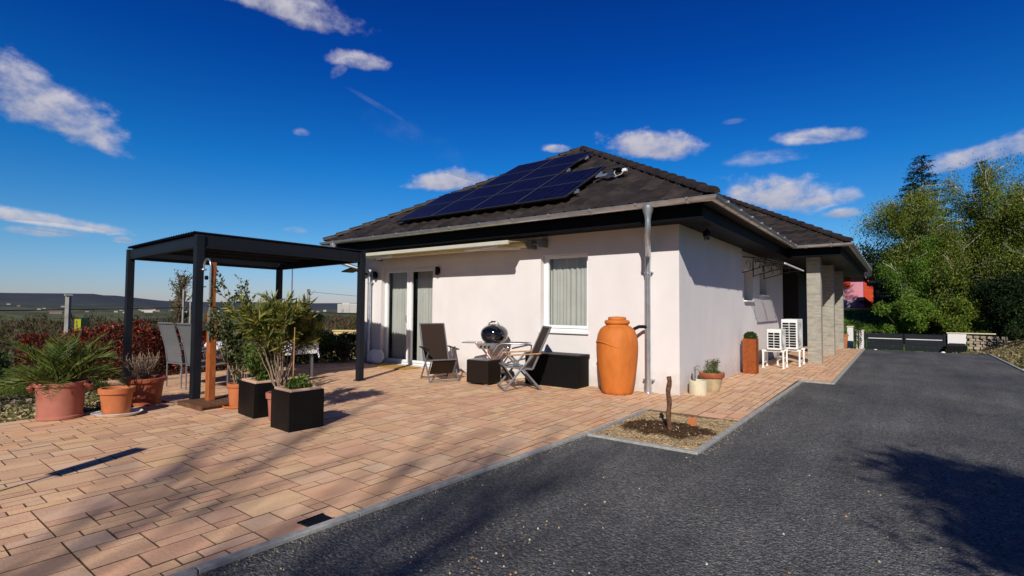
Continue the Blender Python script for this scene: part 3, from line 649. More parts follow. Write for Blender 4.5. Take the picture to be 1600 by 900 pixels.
mb = MB(); mb.box((-1.408, 11.7, .95), (-1.36, 11.73, 1.25)); mb.build('handle', M['alu'], d)
mb = MB()
for x, y in ((.90, 7.16), (.90, 10.45), (.90, 13.8)): pass
for x, y in ((.91, 7.27), (.93, 10.35), (.94, 13.5)):
    mb = MB(); mb.box((x, y, -.02), (x+.32, y+.32, ZS+.01)); hb(mb, 'column', M['column'], bevel=.006)
# plinth edge, soffit, fascia
mb = MB()
mb.quad((-8.67, -.54, ZS), (.54, -.54, ZS), (.54, .02, ZS), (-8.67, .02, ZS))
mb.quad((-.12, .021, ZS), (.54, .021, ZS), (.54, 6.76, ZS), (-.12, 6.76, ZS))
mb.quad((-1.7, 6.76, ZS), (1.70, 6.76, ZS), (1.70, 17.4, ZS), (-1.7, 17.4, ZS))
mb.quad((-8.67, .021, ZS), (-8.14, .021, ZS), (-8.14, 17.4, ZS), (-8.67, 17.4, ZS))
hb(mb, 'soffit', M['anthracite'])
def path_sweep(mb, pts, prof, close_caps=True, col=(1, 1, 1)):
    """sweep (offset, z) profile along a horizontal polyline; offset is to the right of travel"""
    pts = [Vector((p[0], p[1], 0)) for p in pts]; m = len(pts); n = len(prof); vs = []
    for i, p in enumerate(pts):
        d1 = (pts[i]-pts[i-1]).normalized() if i else (pts[1]-pts[0]).normalized()
        d2 = (pts[i+1]-pts[i]).normalized() if i < m-1 else d1
        r1 = Vector((d1.y, -d1.x, 0)); r2 = Vector((d2.y, -d2.x, 0)); b = (r1+r2); b = b/(b.dot(r1))
        for o_, z in prof: vs.append(p + b*o_ + Vector((0, 0, z)))
    fs = [(i*n+k, i*n+(k+1) % n, (i+1)*n+(k+1) % n, (i+1)*n+k) for i in range(m-1) for k in range(n)]
    fs += [tuple(range(n)), tuple(range((m-1)*n+n-1, (m-1)*n-1, -1))]
    mb.add(vs, fs, col)
EP = [(-8.67, 17.4), (-8.67, -.52), (.52, -.52), (.52, 6.77), (1.71, 6.77), (1.71, 17.4)]
mb = MB(); path_sweep(mb, EP, [(-.02, ZS-.02), (.02, ZS-.02), (.02, ZE-.08), (-.02, ZE-.08)])
path_sweep(mb, EP, [(.021, ZS-.035), (.035, ZS-.035), (.035, ZS-.005), (.021, ZS-.005)])
hb(mb, 'fascia', M['anthracite'], bevel=.004)
mb = MB(); path_sweep(mb, EP, [(-.3, ZE-.085), (.022, ZE-.075), (.235, ZE-.03), (.235, ZE-.012), (-.3, ZE-.06)]); hb(mb, 'eave_board', M['anthracite'])
rg = .072; GO = .155; gp_ = [(GO+rg+rg*math.cos(t), ZE-.01+rg*math.sin(t)) for t in [PI+PI*k/10 for k in range(11)]]
gi = [(GO+rg+(rg-.004)*math.cos(t), ZE-.01+(rg-.004)*math.sin(t)) for t in [2*PI-PI*k/10 for k in range(11)]]
mb = MB(); path_sweep(mb, EP, gp_ + gi)
bead = [(GO+2*rg+.006*math.cos(t), ZE-.01+.006*math.sin(t)) for t in [2*PI*k/6 for k in range(6)]]; path_sweep(mb, EP, bead)
gut = hb(mb, 'gutter', M['zinc'], smooth=50)
def bracket(x, y, nx_, ny_):
    mb = MB(); w = .015
    for k in range(10):
        t0_, t1_ = PI+PI*k/10, PI+PI*(k+1)/10
        P = []
        for t in (t0_, t1_):
            o_ = GO+rg+(rg+.005)*math.cos(t); z = ZE-.01+(rg+.005)*math.sin(t)
            for s in (-w, w): P.append((x+nx_*o_+ny_*s*-1, y+ny_*o_+nx_*s, z))
        mb.quad(P[0], P[1], P[3], P[2])
    o_ = GO+2*rg+.008; mb.box((x+nx_*o_-w, y+ny_*o_-w, ZE-.03), (x+nx_*o_+w, y+ny_*o_+w, ZE+.0))
    hb(mb, 'gutter_bracket', M['zinc'])
for k in range(12): bracket(-8.4+k*.8, -.52, 0, -1)
for k in range(9): bracket(.52, -.2+k*.8, 1, 0)
for k in range(2): bracket(1.0+k*.55, 6.77, 0, -1)
for k in range(13): bracket(1.71, 7.0+k*.8, 1, 0)
# downpipes
def downpipe(xo, xw, yw=-.085):
    mb = MB(); yo = -.52-GO-rg
    mb.lathe([(.085, 0), (.085, -.06), (.055, -.15), (.05, -.20)], 20, c=(xo, yo, ZE-.05))
    pts = [(xo, yo, ZE-.24), (xo, yo, 2.62), (xo+(xw-xo)*.08, yo+.03, 2.54), (xo+(xw-xo)*.92, yw-.03, 2.30), (xw, yw, 2.22), (xw, yw, .10)]
    mb.tube(pts, .046, 18)
    for z in (2.24, 1.98, .17): mb.tube([(xw, yw, z), (xw, yw, z+.035)], .054, 18)
    mb.tube([(xw, yw, .17), (xw, yw, .0)], .058, 18)
    mb.lathe([(.058, .02), (.095, .012), (.095, 0)], 20, c=(xw, yw, 0))
    mb.box((xw-.07, yw+.0, 2.0), (xw+.07, .0, 2.02)); mb.box((xw-.09, yw, .2), (xw-.055, .0, .225)); mb.box((xw+.055, yw, .2), (xw+.09, 0, .225))
    hb(mb, 'downpipe', M['zinc'], smooth=40)
downpipe(-.225, -.50); downpipe(-8.45, -7.86)

# tiled roof
roof = MB()
def slope(O, e, g_, tmax, fa, fb, skip=False):
    O, e, g_ = Vector(O), Vector(e), Vector(g_); step = .295; k = 0; t = .0
    while t < tmax:
        t1 = min(t+step, tmax); tm = (t+t1)/2; a, b = fa(tm), fb(tm)
        if b-a > .1:
            i0 = math.floor(a/.075); i1 = math.ceil(b/.075)
            us_ = [a]+[i*.075 for i in range(i0+1, i1)]+[b]
            lo, hi, lip = [], [], []
            for u in us_:
                ph = (u % .3)/.3; w = .030*(max(0, math.sin(PI*ph*2))**.8) if ph < .5 else .008*(math.sin(PI*(ph-.5)*2)) * -1
                P0 = O + e*u + g_*t; P1 = O + e*u + g_*(t1+.02)
                lo.append((P0.x, P0.y, ZE+SL*t+w+.042)); hi.append((P1.x, P1.y, ZE+SL*(t1+.02)+w+.004)); lip.append((P0.x, P0.y, ZE+SL*t+w-.0))
            n = len(us_)
            base_ = len(roof.v); roof.v += lo+hi+lip
            for i in range(n-1):
                tile = int((us_[i]+.001)//.3); rnd = random.Random(tile*131+k*17+int(O.x*7)); c = rnd.uniform(.55, 1.5); c = (c*1.04, c, c*.97)
                roof.f.append([base_+i, base_+i+1, base_+n+i+1, base_+n+i]); roof.c.append(c)
                roof.f.append([base_+2*n+i, base_+2*n+i+1, base_+i+1, base_+i]); roof.c.append(tuple(x*.8 for x in c))
        t += step; k += 1
slope((0, -.76, 0), (1, 0, 0), (0, 1, 0), 4.83, lambda t: -8.90+t, lambda t: .76-t)
slope((.76, 0, 0), (0, 1, 0), (-1, 0, 0), 4.83, lambda t: -.76+t, lambda t: 6.53+t)
slope((0, 6.53, 0), (1, 0, 0), (0, 1, 0), 4.83, lambda t: .76-t, lambda t: 1.94-t)
slope((1.94, 0, 0), (0, 1, 0), (-1, 0, 0), 5.4, lambda t: 6.53+t, lambda t: 17.6-t)
slope((-8.90, 0, 0), (0, 1, 0), (1, 0, 0), 4.83, lambda t: -.76+t, lambda t: 17.6-t)
slope((0, 17.6, 0), (1, 0, 0), (0, -1, 0), 4.83, lambda t: -8.9+t, lambda t: 1.94-t)
ro = hb(roof, 'roof', M['roof'], smooth=55)
def ridge(mb, a, b, r=.10):
    a, b = Vector(a), Vector(b); L_ = (b-a).length; n = max(1, int(L_/.34)); d = (b-a)/n; dn = d.normalized(); s = dn.cross(Vector((0, 0, 1))).normalized(); u = s.cross(dn)
    for i in range(n):
        p, q = a+d*i, a+d*(i+1)+dn*.04; vs = []; c = random.uniform(.8, 1.25); k = 8
        for (P, rr, off) in ((p, r*1.12, .018), (q, r*.92, 0)):
            for j in range(k+1):
                t = PI*j/k; vs.append(P + s*math.cos(t)*rr + u*(math.sin(t)*rr*.85+off-.035))
        m_ = k+1
        mb.add(vs, [(j, j+1, m_+j+1, m_+j) for j in range(k)] + [tuple(range(m_))], (c*1.08, c, c*.94))
A_ = (-4.07, 4.07, ZE+SL*4.83+.03)
for a_, b_ in (((-8.88, -.74, ZE+.05), A_), ((.76, -.76, ZE+.05), A_), (A_, (-4.07, 12.4, A_[2])), ((1.93, 6.53, ZE+.05), (1.93-5.3, 6.53+5.3, ZE+SL*5.3+.05)), ((1.93, 17.6, ZE+.05), (1.93-5.3, 17.6-5.3, ZE+SL*5.3+.05))):
    mb = MB(); ridge(mb, a_, b_); mb.build('ridge_cap', M['roof'], ro, smooth=50)

# dark room shells behind the glass
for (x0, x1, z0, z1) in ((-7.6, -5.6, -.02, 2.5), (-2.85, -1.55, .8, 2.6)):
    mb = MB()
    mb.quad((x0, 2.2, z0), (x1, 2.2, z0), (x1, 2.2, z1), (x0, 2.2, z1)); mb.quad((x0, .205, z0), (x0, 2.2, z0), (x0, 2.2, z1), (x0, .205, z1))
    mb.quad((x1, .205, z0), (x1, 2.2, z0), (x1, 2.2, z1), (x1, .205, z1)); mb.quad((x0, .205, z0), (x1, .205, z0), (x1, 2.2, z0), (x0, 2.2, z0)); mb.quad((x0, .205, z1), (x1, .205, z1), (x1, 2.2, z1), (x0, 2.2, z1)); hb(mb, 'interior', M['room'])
def frame(mb, x0, x1, z0, z1, w, y0, y1):
    mb.box((x0, y0, z0), (x0+w, y1, z1)); mb.box((x1-w, y0, z0), (x1, y1, z1)); mb.box((x0+w, y0, z0), (x1-w, y1, z0+w)); mb.box((x0+w, y0, z1-w), (x1-w, y1, z1))
def curtain(x0, x1, z0, z1, y, parent, name='curtain', amp=.011, per=.10):
    mb = MB(); n = int((x1-x0)/.012)
    pts = []
    for i in range(n+1):
        x = x0+(x1-x0)*i/n; pts.append((x, y+amp*math.sin(2*PI*x/per+2.6*math.sin(x*5.3)+1.2*math.sin(x*13))+.007*math.sin(x*47)))
    vs = [(x, yy, z0) for x, yy in pts]+[(x, yy, z1) for x, yy in pts]; m_ = n+1
    mb.add(vs, [(i, i+1, m_+i+1, m_+i) for i in range(n)]); return mb.build(name, M['curtain'], parent, smooth=80)
# patio door: left and right leaf
wf = MB(); frame(wf, -7.5, -5.68, .02, 2.36, .05, .12, .19); wf.box((-6.61, .12, .07), (-6.57, .19, 2.31))
door = hb(wf, 'patio_door', M['white'], bevel=.006); door['label'] = 'white framed double glazed patio door'
for (a, b) in ((-7.45, -6.61), (-6.57, -5.73)):
    lf = MB(); frame(lf, a+.003, b-.003, .073, 2.307, .058, .10, .165); sash = lf.build('sash', M['white'], door, bevel=.006)
    g2 = MB(); g2.quad((a+.055, .14, .12), (b-.055, .14, .12), (b-.055, .14, 2.26), (a+.055, .14, 2.26)); g2.build('pane', M['glass'], door)
curtain(-7.44, -6.70, .05, 2.3, .30, door); curtain(-6.50, -5.74, .05, 2.3, .30, door)
mb = MB(); mb.box((-6.66, .06, 1.05), (-6.64, .10, 1.2)); mb.build('handle', M['alu'], door)
wf = MB(); frame(wf, -2.71, -1.66, .96, 2.46, .055, .12, .19)
win = hb(wf, 'window', M['white'], bevel=.006); win['label'] = 'white framed window with pleated pale curtain'
lf = MB(); frame(lf, -2.652, -1.70, 1.018, 2.41, .055, .10, .165); lf.build('sash', M['white'], win, bevel=.006)
g2 = MB(); g2.quad((-2.60, .14, 1.07), (-1.75, .14, 1.07), (-1.75, .14, 2.36), (-2.60, .14, 2.36)); g2.build('pane', M['glass'], win)
curtain(-2.66, -1.72, 1.0, 2.44, .27, win)
sl = MB(); sl.box((-2.73, -.045, .925), (-1.655, .119, .957)); sl.build('sill', M['white'], win, bevel=.006)
for (a, b, c, d_) in ((4.85, 5.85, 1.62, 2.37), (6.6, 7.5, 1.80, 2.43)):
    mb = MB(); mb.box((-.34, a, c), (-.28, b, d_)); w_ = hb(mb, 'side_window', M['reveal'])
    mb = MB(); mb.box((-.30, a-.03, c-.035), (-.03, b+.03, c-.003)); mb.build('sill', M['white'], w_, bevel=.004)

# ------------------------------------------------------------------ solar panels on the front slope
th = math.atan(SL); ZP = ZE+.06
def roofpt(x, y, off=0): return Vector((x, y, ZP+SL*(y+.76))) + Vector((0, -math.sin(th), math.cos(th)))*off
def make_panel(x, y):
    o = empty('solar_panel', roofpt(x, y, .11)); o.rotation_euler = (th, 0, 0); o['category'] = 'solar panel'; o['group'] = 'solar panels on the front roof slope'
    w, h, t = 1.12, 1.87, .035
    mb = MB(); mb.box((-w/2+.012, .012, -.01), (w/2-.012, h-.012, -.004)); mb.build('cells', M['solar'], o)
    mb = MB(); e = .006; t = .008
    mb.box((-w/2, 0, -t), (-w/2+e, h, 0)); mb.box((w/2-e, 0, -t), (w/2, h, 0)); mb.box((-w/2+e, 0, -t), (w/2-e, e, 0)); mb.box((-w/2+e, h-e, -t), (w/2-e, h, 0)); mb.box((-w/2+e, h/2-.008, -.0095), (w/2-e, h/2+.008, -.002))
    mb.build('frame', M['pvframe'], o)
    mb = MB(); mb.box((-w/2+.0005, .0005, -.04), (w/2-.0005, h-.0005, -.0105)); mb.build('backsheet', M['black'], o)
    return o
pl = make_panel(-2.465, -.39); pl['label'] = 'solar panel at the right end of the lower roof row'
names = ['third solar panel from the left in the lower row', 'second solar panel from the left in the lower row', 'leftmost solar panel of the lower row beside the roof hip']
for i in range(3):
    c = copy_tree(pl); c.location = roofpt(-2.465-1.145*(i+1), -.39, .11); c['label'] = names[i]
for i, nm in enumerate(('right solar panel of the short upper roof row', 'left solar panel of the short upper roof row')):
    c = copy_tree(pl); c.location = roofpt(-3.62-1.145*i, 1.25, .11); c['label'] = nm
mb = MB()
rails = tag(empty('panel_rails', (0, 0, 0)), 'aluminium mounting rails and clamps under the roof solar panels', 'mounting rails')
for (x0, x1, y) in ((-6.5, -1.84, -.05), (-6.5, -1.84, .88), (-5.35, -3.0, 1.6), (-5.35, -3.0, 2.45)):
    mb.bar(roofpt(x0, y, .045), roofpt(x1, y, .045), .04, .05)
for (x, y) in ((-1.83, -.05), (-1.83, .88), (-2.99, 1.6), (-2.99, 2.45)):
    mb.bar(roofpt(x-.01, y-.03, .07), roofpt(x+.035, y-.03, .07), .05, .07)
mb.build('rail', M['alu'], rails)
# weather unit on the roof next to the panels
wu = tag(empty('roof_sensor', tuple(roofpt(-1.42, .66, .02))), 'small dark roof unit on a metal arm right of the solar panels', 'roof unit')
mb = MB(); mb.bar((-.42, -.02, .05), (-.02, 0, .08), .04, .04); mb.bar((-.42, -.05, .03), (-.1, -.03, .05), .02, .02); mb.bar((-.02, 0, -.02), (-.02, 0, .15), .05, .05); mb.build('bracket', M['alu'], wu, bevel=.004)
mb = MB(); mb.box((-.13, -.12, .16), (.17, .12, .18), Matrix.Rotation(R(20), 4, 'X')); mb.box((-.04, -.06, .08), (.09, .06, .15)); mb.build('cover', M['darkclad'], wu, bevel=.006)
mb = MB(); mb.box((.13, -.05, .06), (.22, .03, .12)); mb.build('cable_box', M['whitemetal'], wu, bevel=.01)
mb = MB(); mb.tube([(.02, -.08, .12), (.03, -.16, .02), (.10, -.19, -.05), (.17, -.14, -.01), (.18, -.05, .08)], .006, 6); mb.build('cable', M['creampot'], wu)

# ------------------------------------------------------------------ awning
aw = empty('awning', (-5.3, 0, 2.62), 0, 'rolled folding arm awning with cream cloth and white front rail over the patio door', 'awning')
mb = MB(); mb.tube([(-2.40, -.14, .02), (2.35, -.14, .02)], .055, 16); mb.build('roller', M['cream'], aw, smooth=40)
mb = MB(); mb.add([(-2.38, -.12, .078), (2.30, -.12, .078), (2.30, -.66, .045), (-2.38, -.66, .045)], [(0, 1, 2, 3)]); mb.build('cloth', M['cream'], aw)
mb = MB(); mb.box((-2.40, -.72, -.03), (2.32, -.655, .05)); mb.build('front_rail', M['rail'], aw, bevel=.015, seg=3)
mb = MB(); mb.bar((-2.3, -.14, -.04), (-1.2, -.55, -.045), .05, .05); mb.bar((-1.2, -.56, -.05), (-2.1, -.64, -.04), .045, .045); mb.build('arm', M['white'], aw, bevel=.01)
mb = MB(); mb.bar((2.2, -.14, -.04), (1.1, -.55, -.045), .05, .05); mb.bar((1.1, -.56, -.05), (2.0, -.64, -.04), .045, .045); mb.build('arm', M['white'], aw, bevel=.01)
for s in (-2.2, 2.45):
    mb = MB(); mb.box((s-.05, -.20, -.08), (s+.05, -.005, .10)); mb.build('bracket', M['greymetal'], aw, bevel=.01)
mb = MB(); mb.bar((2.3, -.14, .01), (2.72, -.14, .02), .03, .04); mb.box((2.66, -.2, -.06), (2.76, -.01, .1)); mb.build('motor', M['greymetal'], aw, bevel=.008)

# wall lamps by the patio door
def wall_lamp(x, z, label):
    o = empty('wall_lamp', (x, 0, z), 0, label, 'wall lamp', 'wall lamps beside the patio door')
    mb = MB(); mb.box((-.035, -.02, -.06), (.035, -.002, .06)); mb.build('backplate', M['black'], o, bevel=.004)
    mb = MB(); mb.lathe([(.0, -.10), (.04, -.10), (.045, -.07), (.045, .07), (.04, .09), (0, .09)], 20, c=(0, -.07, 0)); mb.build('lamp_body', M['black'], o, smooth=40)
wall_lamp(-5.48, 2.23, 'dark wall lamp right of the patio door'); wall_lamp(-7.68, 2.2, 'dark wall lamp left of the patio door by the downpipe')
fl = empty('floodlight', (-8.25, -.05, 2.32), 0, 'flat dark solar floodlight sticking out from the left house corner', 'floodlight')
mb = MB(); mb.box((-.42, -.3, .06), (-.05, .05, .09), Matrix.Rotation(R(-12), 4, 'Y')); mb.build('solar_top', M['black'], fl, bevel=.006)
mb = MB(); mb.bar((-.1, -.1, .02), (.3, .0, -.1), .05, .05); mb.build('arm', M['black'], fl)
# security camera under the eave
sc_ = empty('security_camera', (.30, .50, 2.75), 0, 'small black dome camera hanging under the right eave', 'camera')
mb = MB(); mb.tube([(0, 0, 0), (0, 0, -.06)], .02, 12); mb.lathe([(0, -.03), (.055, -.035), (.062, -.06), (.062, -.12), (.05, -.13)], 24); mb.build('housing', M['black'], sc_, smooth=40)
mb = MB(); mb.lathe([(.05, -.125), (.052, -.15), (.04, -.185), (.018, -.205), (0, -.21)], 24); mb.build('lens', M['enamel'], sc_, smooth=60)
# entrance canopy with scrolled brackets
cn = empty('door_canopy', (-.1, 5.2, 2.50), 0, 'clear door canopy on curled black brackets on the right side wall', 'canopy')
mb = MB(); n = 10; P = [(.02+.95*k/n, .14-.20*(k/n)**1.6) for k in range(n+1)]
for k in range(n): mb.quad((P[k][0], -.85, P[k][1]), (P[k+1][0], -.85, P[k+1][1]), (P[k+1][0], 1.9, P[k+1][1]), (P[k][0], 1.9, P[k][1]))
mb.build('sheet', M['poly'], cn, smooth=60)
for s in (-.8, .55, 1.85):
    mb = MB(); mb.tube([(.02, s, .12), (.02, s, -.28)], .012, 8)
    mb.tube([(p[0], s, p[1]-.02) for p in P], .010, 8); mb.tube([(.02, s, -.26), (.25, s, -.20), (.6, s, -.10), (.95, s, -.08)], .010, 8)
    for q in (.2, .4, .6, .8):
        zt = .12-.2*q**1.6; zb = -.25+.17*q; mb.tube([(q+.05*math.cos(t)*1.0, s, (zt+zb)/2-.01+.09*math.sin(t)) for t in [k*PI/5 for k in range(-2, 6)]], .007, 6)
    mb.build('bracket', M['black'], cn)
mb = MB(); mb.box((.95, -.87, -.09), (.975, 1.92, -.06)); mb.build('edge_strip', M['whitemetal'], cn)

# ------------------------------------------------------------------ heat pumps
def heat_unit(x, y, z, w, d, h, label, stand_label, zs):
    o = empty('heat_pump', (x, y, z), 0, label, 'heat pump', 'outdoor heat pump units on white stands')
    mb = MB(); mb.box((0, 0, 0), (w, d, h)); mb.build('casing', M['whitemetal'], o, bevel=.012, seg=3)
    mb = MB(); cols = 2; 
    nrow = int(h/.062)
    for c in range(cols):
        for r_ in range(nrow-1):
            xx = .025+c*(w-.05)/2; mb.box((xx+.008, -.006, .05+r_*.062), (xx+(w-.05)/2-.010, -.0015, (.05+r_*.062+.046)))
    g_ = mb.build('side_grille', M['black'], o)
    mb = MB()
    fc = Vector((w+.004, d*.42, h/2)); fr = min(d*.36, h*.4)
    mb.tube([(w+.002, fc.y, fc.z), (w+.006, fc.y, fc.z)], fr, 32)
    mb.build('fan_opening', M['black'], o)
    mb = MB()
    for rr in (.25, .5, .75, 1.0):
        mb.tube([(w+.014, fc.y+fr*rr*math.cos(t), fc.z+fr*rr*math.sin(t)) for t in [2*PI*k/28 for k in range(29)]], .003, 5)
    for k in range(12):
        t = 2*PI*k/12; mb.tube([(w+.014, fc.y, fc.z), (w+.014, fc.y+fr*math.cos(t), fc.z+fr*math.sin(t))], .003, 5)
    mb.build('fan_guard', M['whitemetal'], o)
    s = empty('heat_pump_stand', (x, y, 0), 0, stand_label, 'stand', 'white metal stands under the heat pumps')
    for yy in (.08, d-.08):
        mb = MB(); mb.bar((-.12, yy, z-.03), (w+.06, yy, z-.03), .035, .045); mb.build('rail', M['whitemetal'], s)
        for xx in (-.10, w+.03):
            mb = MB(); mb.box((xx-.018, yy-.018, 0), (xx+.018, yy+.018, z-.053)); mb.box((xx-.04, yy-.04, 0), (xx+.04, yy+.04, .008)); mb.build('leg', M['whitemetal'], s)
    for xx in (-.10, w+.03):
        mb = MB(); mb.bar((xx, .08, .12), (xx, d-.08, .12), .02, .03); mb.build('stretcher', M['whitemetal'], s)
heat_unit(.31, 5.25, .44, .31, .62, .49, 'smaller white heat pump unit nearest the rusty planter', 'white metal stand under the smaller heat pump', .44)
heat_unit(.49, 6.05, .42, .36, .86, .74, 'taller white heat pump unit beside the first stone column', 'white metal stand under the taller heat pump', .42)

# ------------------------------------------------------------------ pots
def pot(name, x, y, rt, rb, h, m, label, rim=.03, rimh=.05, soil=.05, wall_=.02, group=None, cat='pot', handles=False, n=44, rings=False):
    o = empty(name, (x, y, 0), random.uniform(0, 3), label, cat, group)
    prof = [(0, 0), (rb*.96, 0), (rb, .01)]
    for k in range(1, 7): t = k/6; prof.append((rb+(rt-rim-rb)*t, .01+(h-rimh-.01)*t))
    prof += [(rt, h-rimh+.004), (rt+.004, h-.006), (rt-.004, h), (rt-wall_-rim*.6, h), (rt-wall_-rim, h-.012), (rt-wall_-rim-.01, h-soil-.03)]
    mb = MB(); mb.lathe(prof, n)
    if rings: mb.lathe([(rb+.004, .0), (rb+.016, .01), (rb+.016, .035), (rb+.004, .045)], n)
    if handles:
        for s in (0, PI):
            c_, s_ = math.cos(s), math.sin(s); mb.tube([(c_*(rt-.01), s_*(rt-.01)-.09, h-.03), (c_*(rt+.025), -.06, h-.06), (c_*(rt+.032), .0, h-.09), (c_*(rt+.025), .06, h-.06), (c_*(rt-.01), .09, h-.03)], [.02, .03, .035, .03, .02], 10)
    mb.build('pot_body', m, o, smooth=35)
    if soil is not None:
        mb = MB(); rs = rt-wall_-rim+.002; vs = [(0, 0, h-soil+.01)]; K = 5; S = 24
        for a in range(1, K+1):
            for b in range(S):
                t = 2*PI*b/S; vs.append((rs*a/K*math.cos(t), rs*a/K*math.sin(t), h-soil+random.uniform(-.012, .012)))
        fs = [(0, 1+b, 1+(b+1) % S) for b in range(S)] + [(1+(a-1)*S+b, 1+a*S+b, 1+a*S+(b+1) % S, 1+(a-1)*S+(b+1) % S) for a in range(1, K) for b in range(S)]
        mb.add(vs, fs); mb.build('soil', M['soil'], o, smooth=80)
    return o
pot('palm_pot', -5.50, -6.55, .262, .215, .45, M['pinkpot'], 'large dusty pink pot with side lugs holding the palm', rim=.018, rimh=.05, handles=True, rings=True).rotation_euler.z = R(60)
pot('clay_pot', -5.13, -6.08, .19, .145, .335, M['terracotta'], 'empty stained terracotta pot standing in a white oval saucer', rim=.02, rimh=.07, soil=.12).location.z = .018
mb = MB(); mb.lathe([(0, 0), (.20, 0), (.225, .012), (.262, .045), (.252, .048), (.22, .02), (0, .016)], 48, sx=1.05, sy=.82); o = mb.build('saucer', M['whitemetal'], smooth=40); o.location = (-5.12, -6.07, .001); o.rotation_euler.z = R(55)
tag(o, 'white oval saucer under the small terracotta pot', 'saucer')
pot('wide_pot', -5.76, -5.58, .265, .20, .375, M['redpot'], 'wide red brown pot with bare grey twigs near the pergola post', rim=.03, rimh=.06, rings=True)
pot('narrow_pot', -4.50, -4.86, .145, .11, .31, M['terracotta'], 'narrow terracotta pot in a clay saucer by the shower platform', rim=.015, rimh=.05).location.z = .02
mb = MB(); mb.lathe([(0, 0), (.16, 0), (.19, .012), (.195, .035), (.18, .035), (.165, .015), (0, .015)], 36); o = mb.build('saucer', M['terracotta'], smooth=40); o.location = (-4.5, -4.86, .001); tag(o, 'clay saucer under the narrow terracotta pot', 'saucer')
pot('pink_pot', -3.30, -4.93, .155, .115, .34, M['pinkpot'], 'small dusty pink pot between the two black planter boxes', rim=.02, rimh=.07)
def black_box(x, y, w, d, h, rz, label):
    o = empty('planter_box', (x, y, 0), rz, label, 'planter', 'square black planter boxes')
    mb = MB(); t = .02
    mb.box((-w/2, -d/2, .0), (w/2, -d/2+t, h)); mb.box((-w/2, d/2-t, .0), (w/2, d/2, h)); mb.box((-w/2, -d/2+t, .0), (-w/2+t, d/2-t, h)); mb.box((w/2-t, -d/2+t, .0), (w/2, d/2-t, h))
    mb.build('box', M['blackbox'], o, bevel=.006)
    mb = MB(); e = .03; zt = h+.025
    def ring(r_, z): return [(sx_*(w/2-r_), sy_*(d/2-r_), z) for sx_, sy_ in ((-1, -1), (1, -1), (1, 1), (-1, 1))]
    a_, b_, c_, d2 = ring(t+.003, h-.06), ring(t+.003, zt), ring(t+.045, zt), ring(t+.05, h-.05)
    vs = a_+b_+c_+d2; fs = []
    for k in range(3): fs += [(k*4+i, k*4+(i+1) % 4, (k+1)*4+(i+1) % 4, (k+1)*4+i) for i in range(4)]
    mb.add(vs, fs); mb.build('inner_rim', M['beigerim'], o, bevel=.012, seg=3)
    mb = MB(); mb.box((-w/2+.07, -d/2+.07, h-.08), (w/2-.07, d/2-.07, h-.03)); mb.build('soil', M['soil'], o)
    return o
M['blackbox'] = mat('black_box_panel', (.006, .006, .006), .5, c2=(.003, .003, .003), ns=9, bump=.15, bs=70, spec=.2)
black_box(-2.775, -5.0, .44, .42, .44, R(-3), 'front black planter box with pink rim and a few low green shoots')
black_box(-3.80, -4.88, .50, .42, .43, R(-5), 'rear black planter box holding the leafy green shrub')
# shower
sh = empty('garden_shower', (-5.0, -5.02, 0), R(2), 'garden shower with brown wooden post and curved steel pipe on a platform', 'shower')
mb = MB()
for k in range(5): mb.box((-.30+.0, -.30+k*.122, .035), (.42, -.30+k*.122+.116, .06))
mb.box((-.28, -.28, 0), (-.22, .29, .034)); mb.box((.34, -.28, 0), (.40, .29, .034)); mb.box((-.297, -.297, .0), (.417, -.275, .0345)); mb.build('platform', M['platform'], sh, bevel=.003)
mb = MB(); mb.box((-.055, -.045, .061), (.055, .045, 1.32)); mb.box((-.01, -.044, 1.32), (.05, .02, 2.02)); mb.build('post', M['wood'], sh, bevel=.004)
mb = MB(); mb.tube([(.055, -.065, .9), (.055, -.065, 1.94)] + [(.055-.10+.10*math.cos(t), -.065, 1.97+.10*math.sin(t)) for t in [PI*k/12 for k in range(13)]] + [(-.147, -.065, 1.93)], .013, 10)
mb.build('pipe', M['alu'], sh, smooth=50)
mb = MB(); mb.lathe([(0, 0), (.035, 0), (.04, -.012), (.012, -.03)], 20, c=(-.147, -.065, 1.93)); mb.build('shower_head', M['alu'], sh, smooth=50)
mb = MB(); mb.tube([(.055, -.065, 1.10), (.055, -.065, 1.16)], .028, 12); mb.tube([(-.0, -.075, 1.13), (.11, -.075, 1.13)], .016, 10); mb.tube([(.055, -.075, 1.10), (.055, -.14, 1.06)], .012, 10)
mb.build('tap', M['alu'], sh, smooth=50)
mb = MB(); mb.lathe([(0, 0), (.03, 0), (.03, .03), (0, .03)], 12, Matrix.Translation((-.04, -.06, 1.80)) @ Matrix.Rotation(R(90), 4, 'X')); mb.build('holder', M['black'], sh)

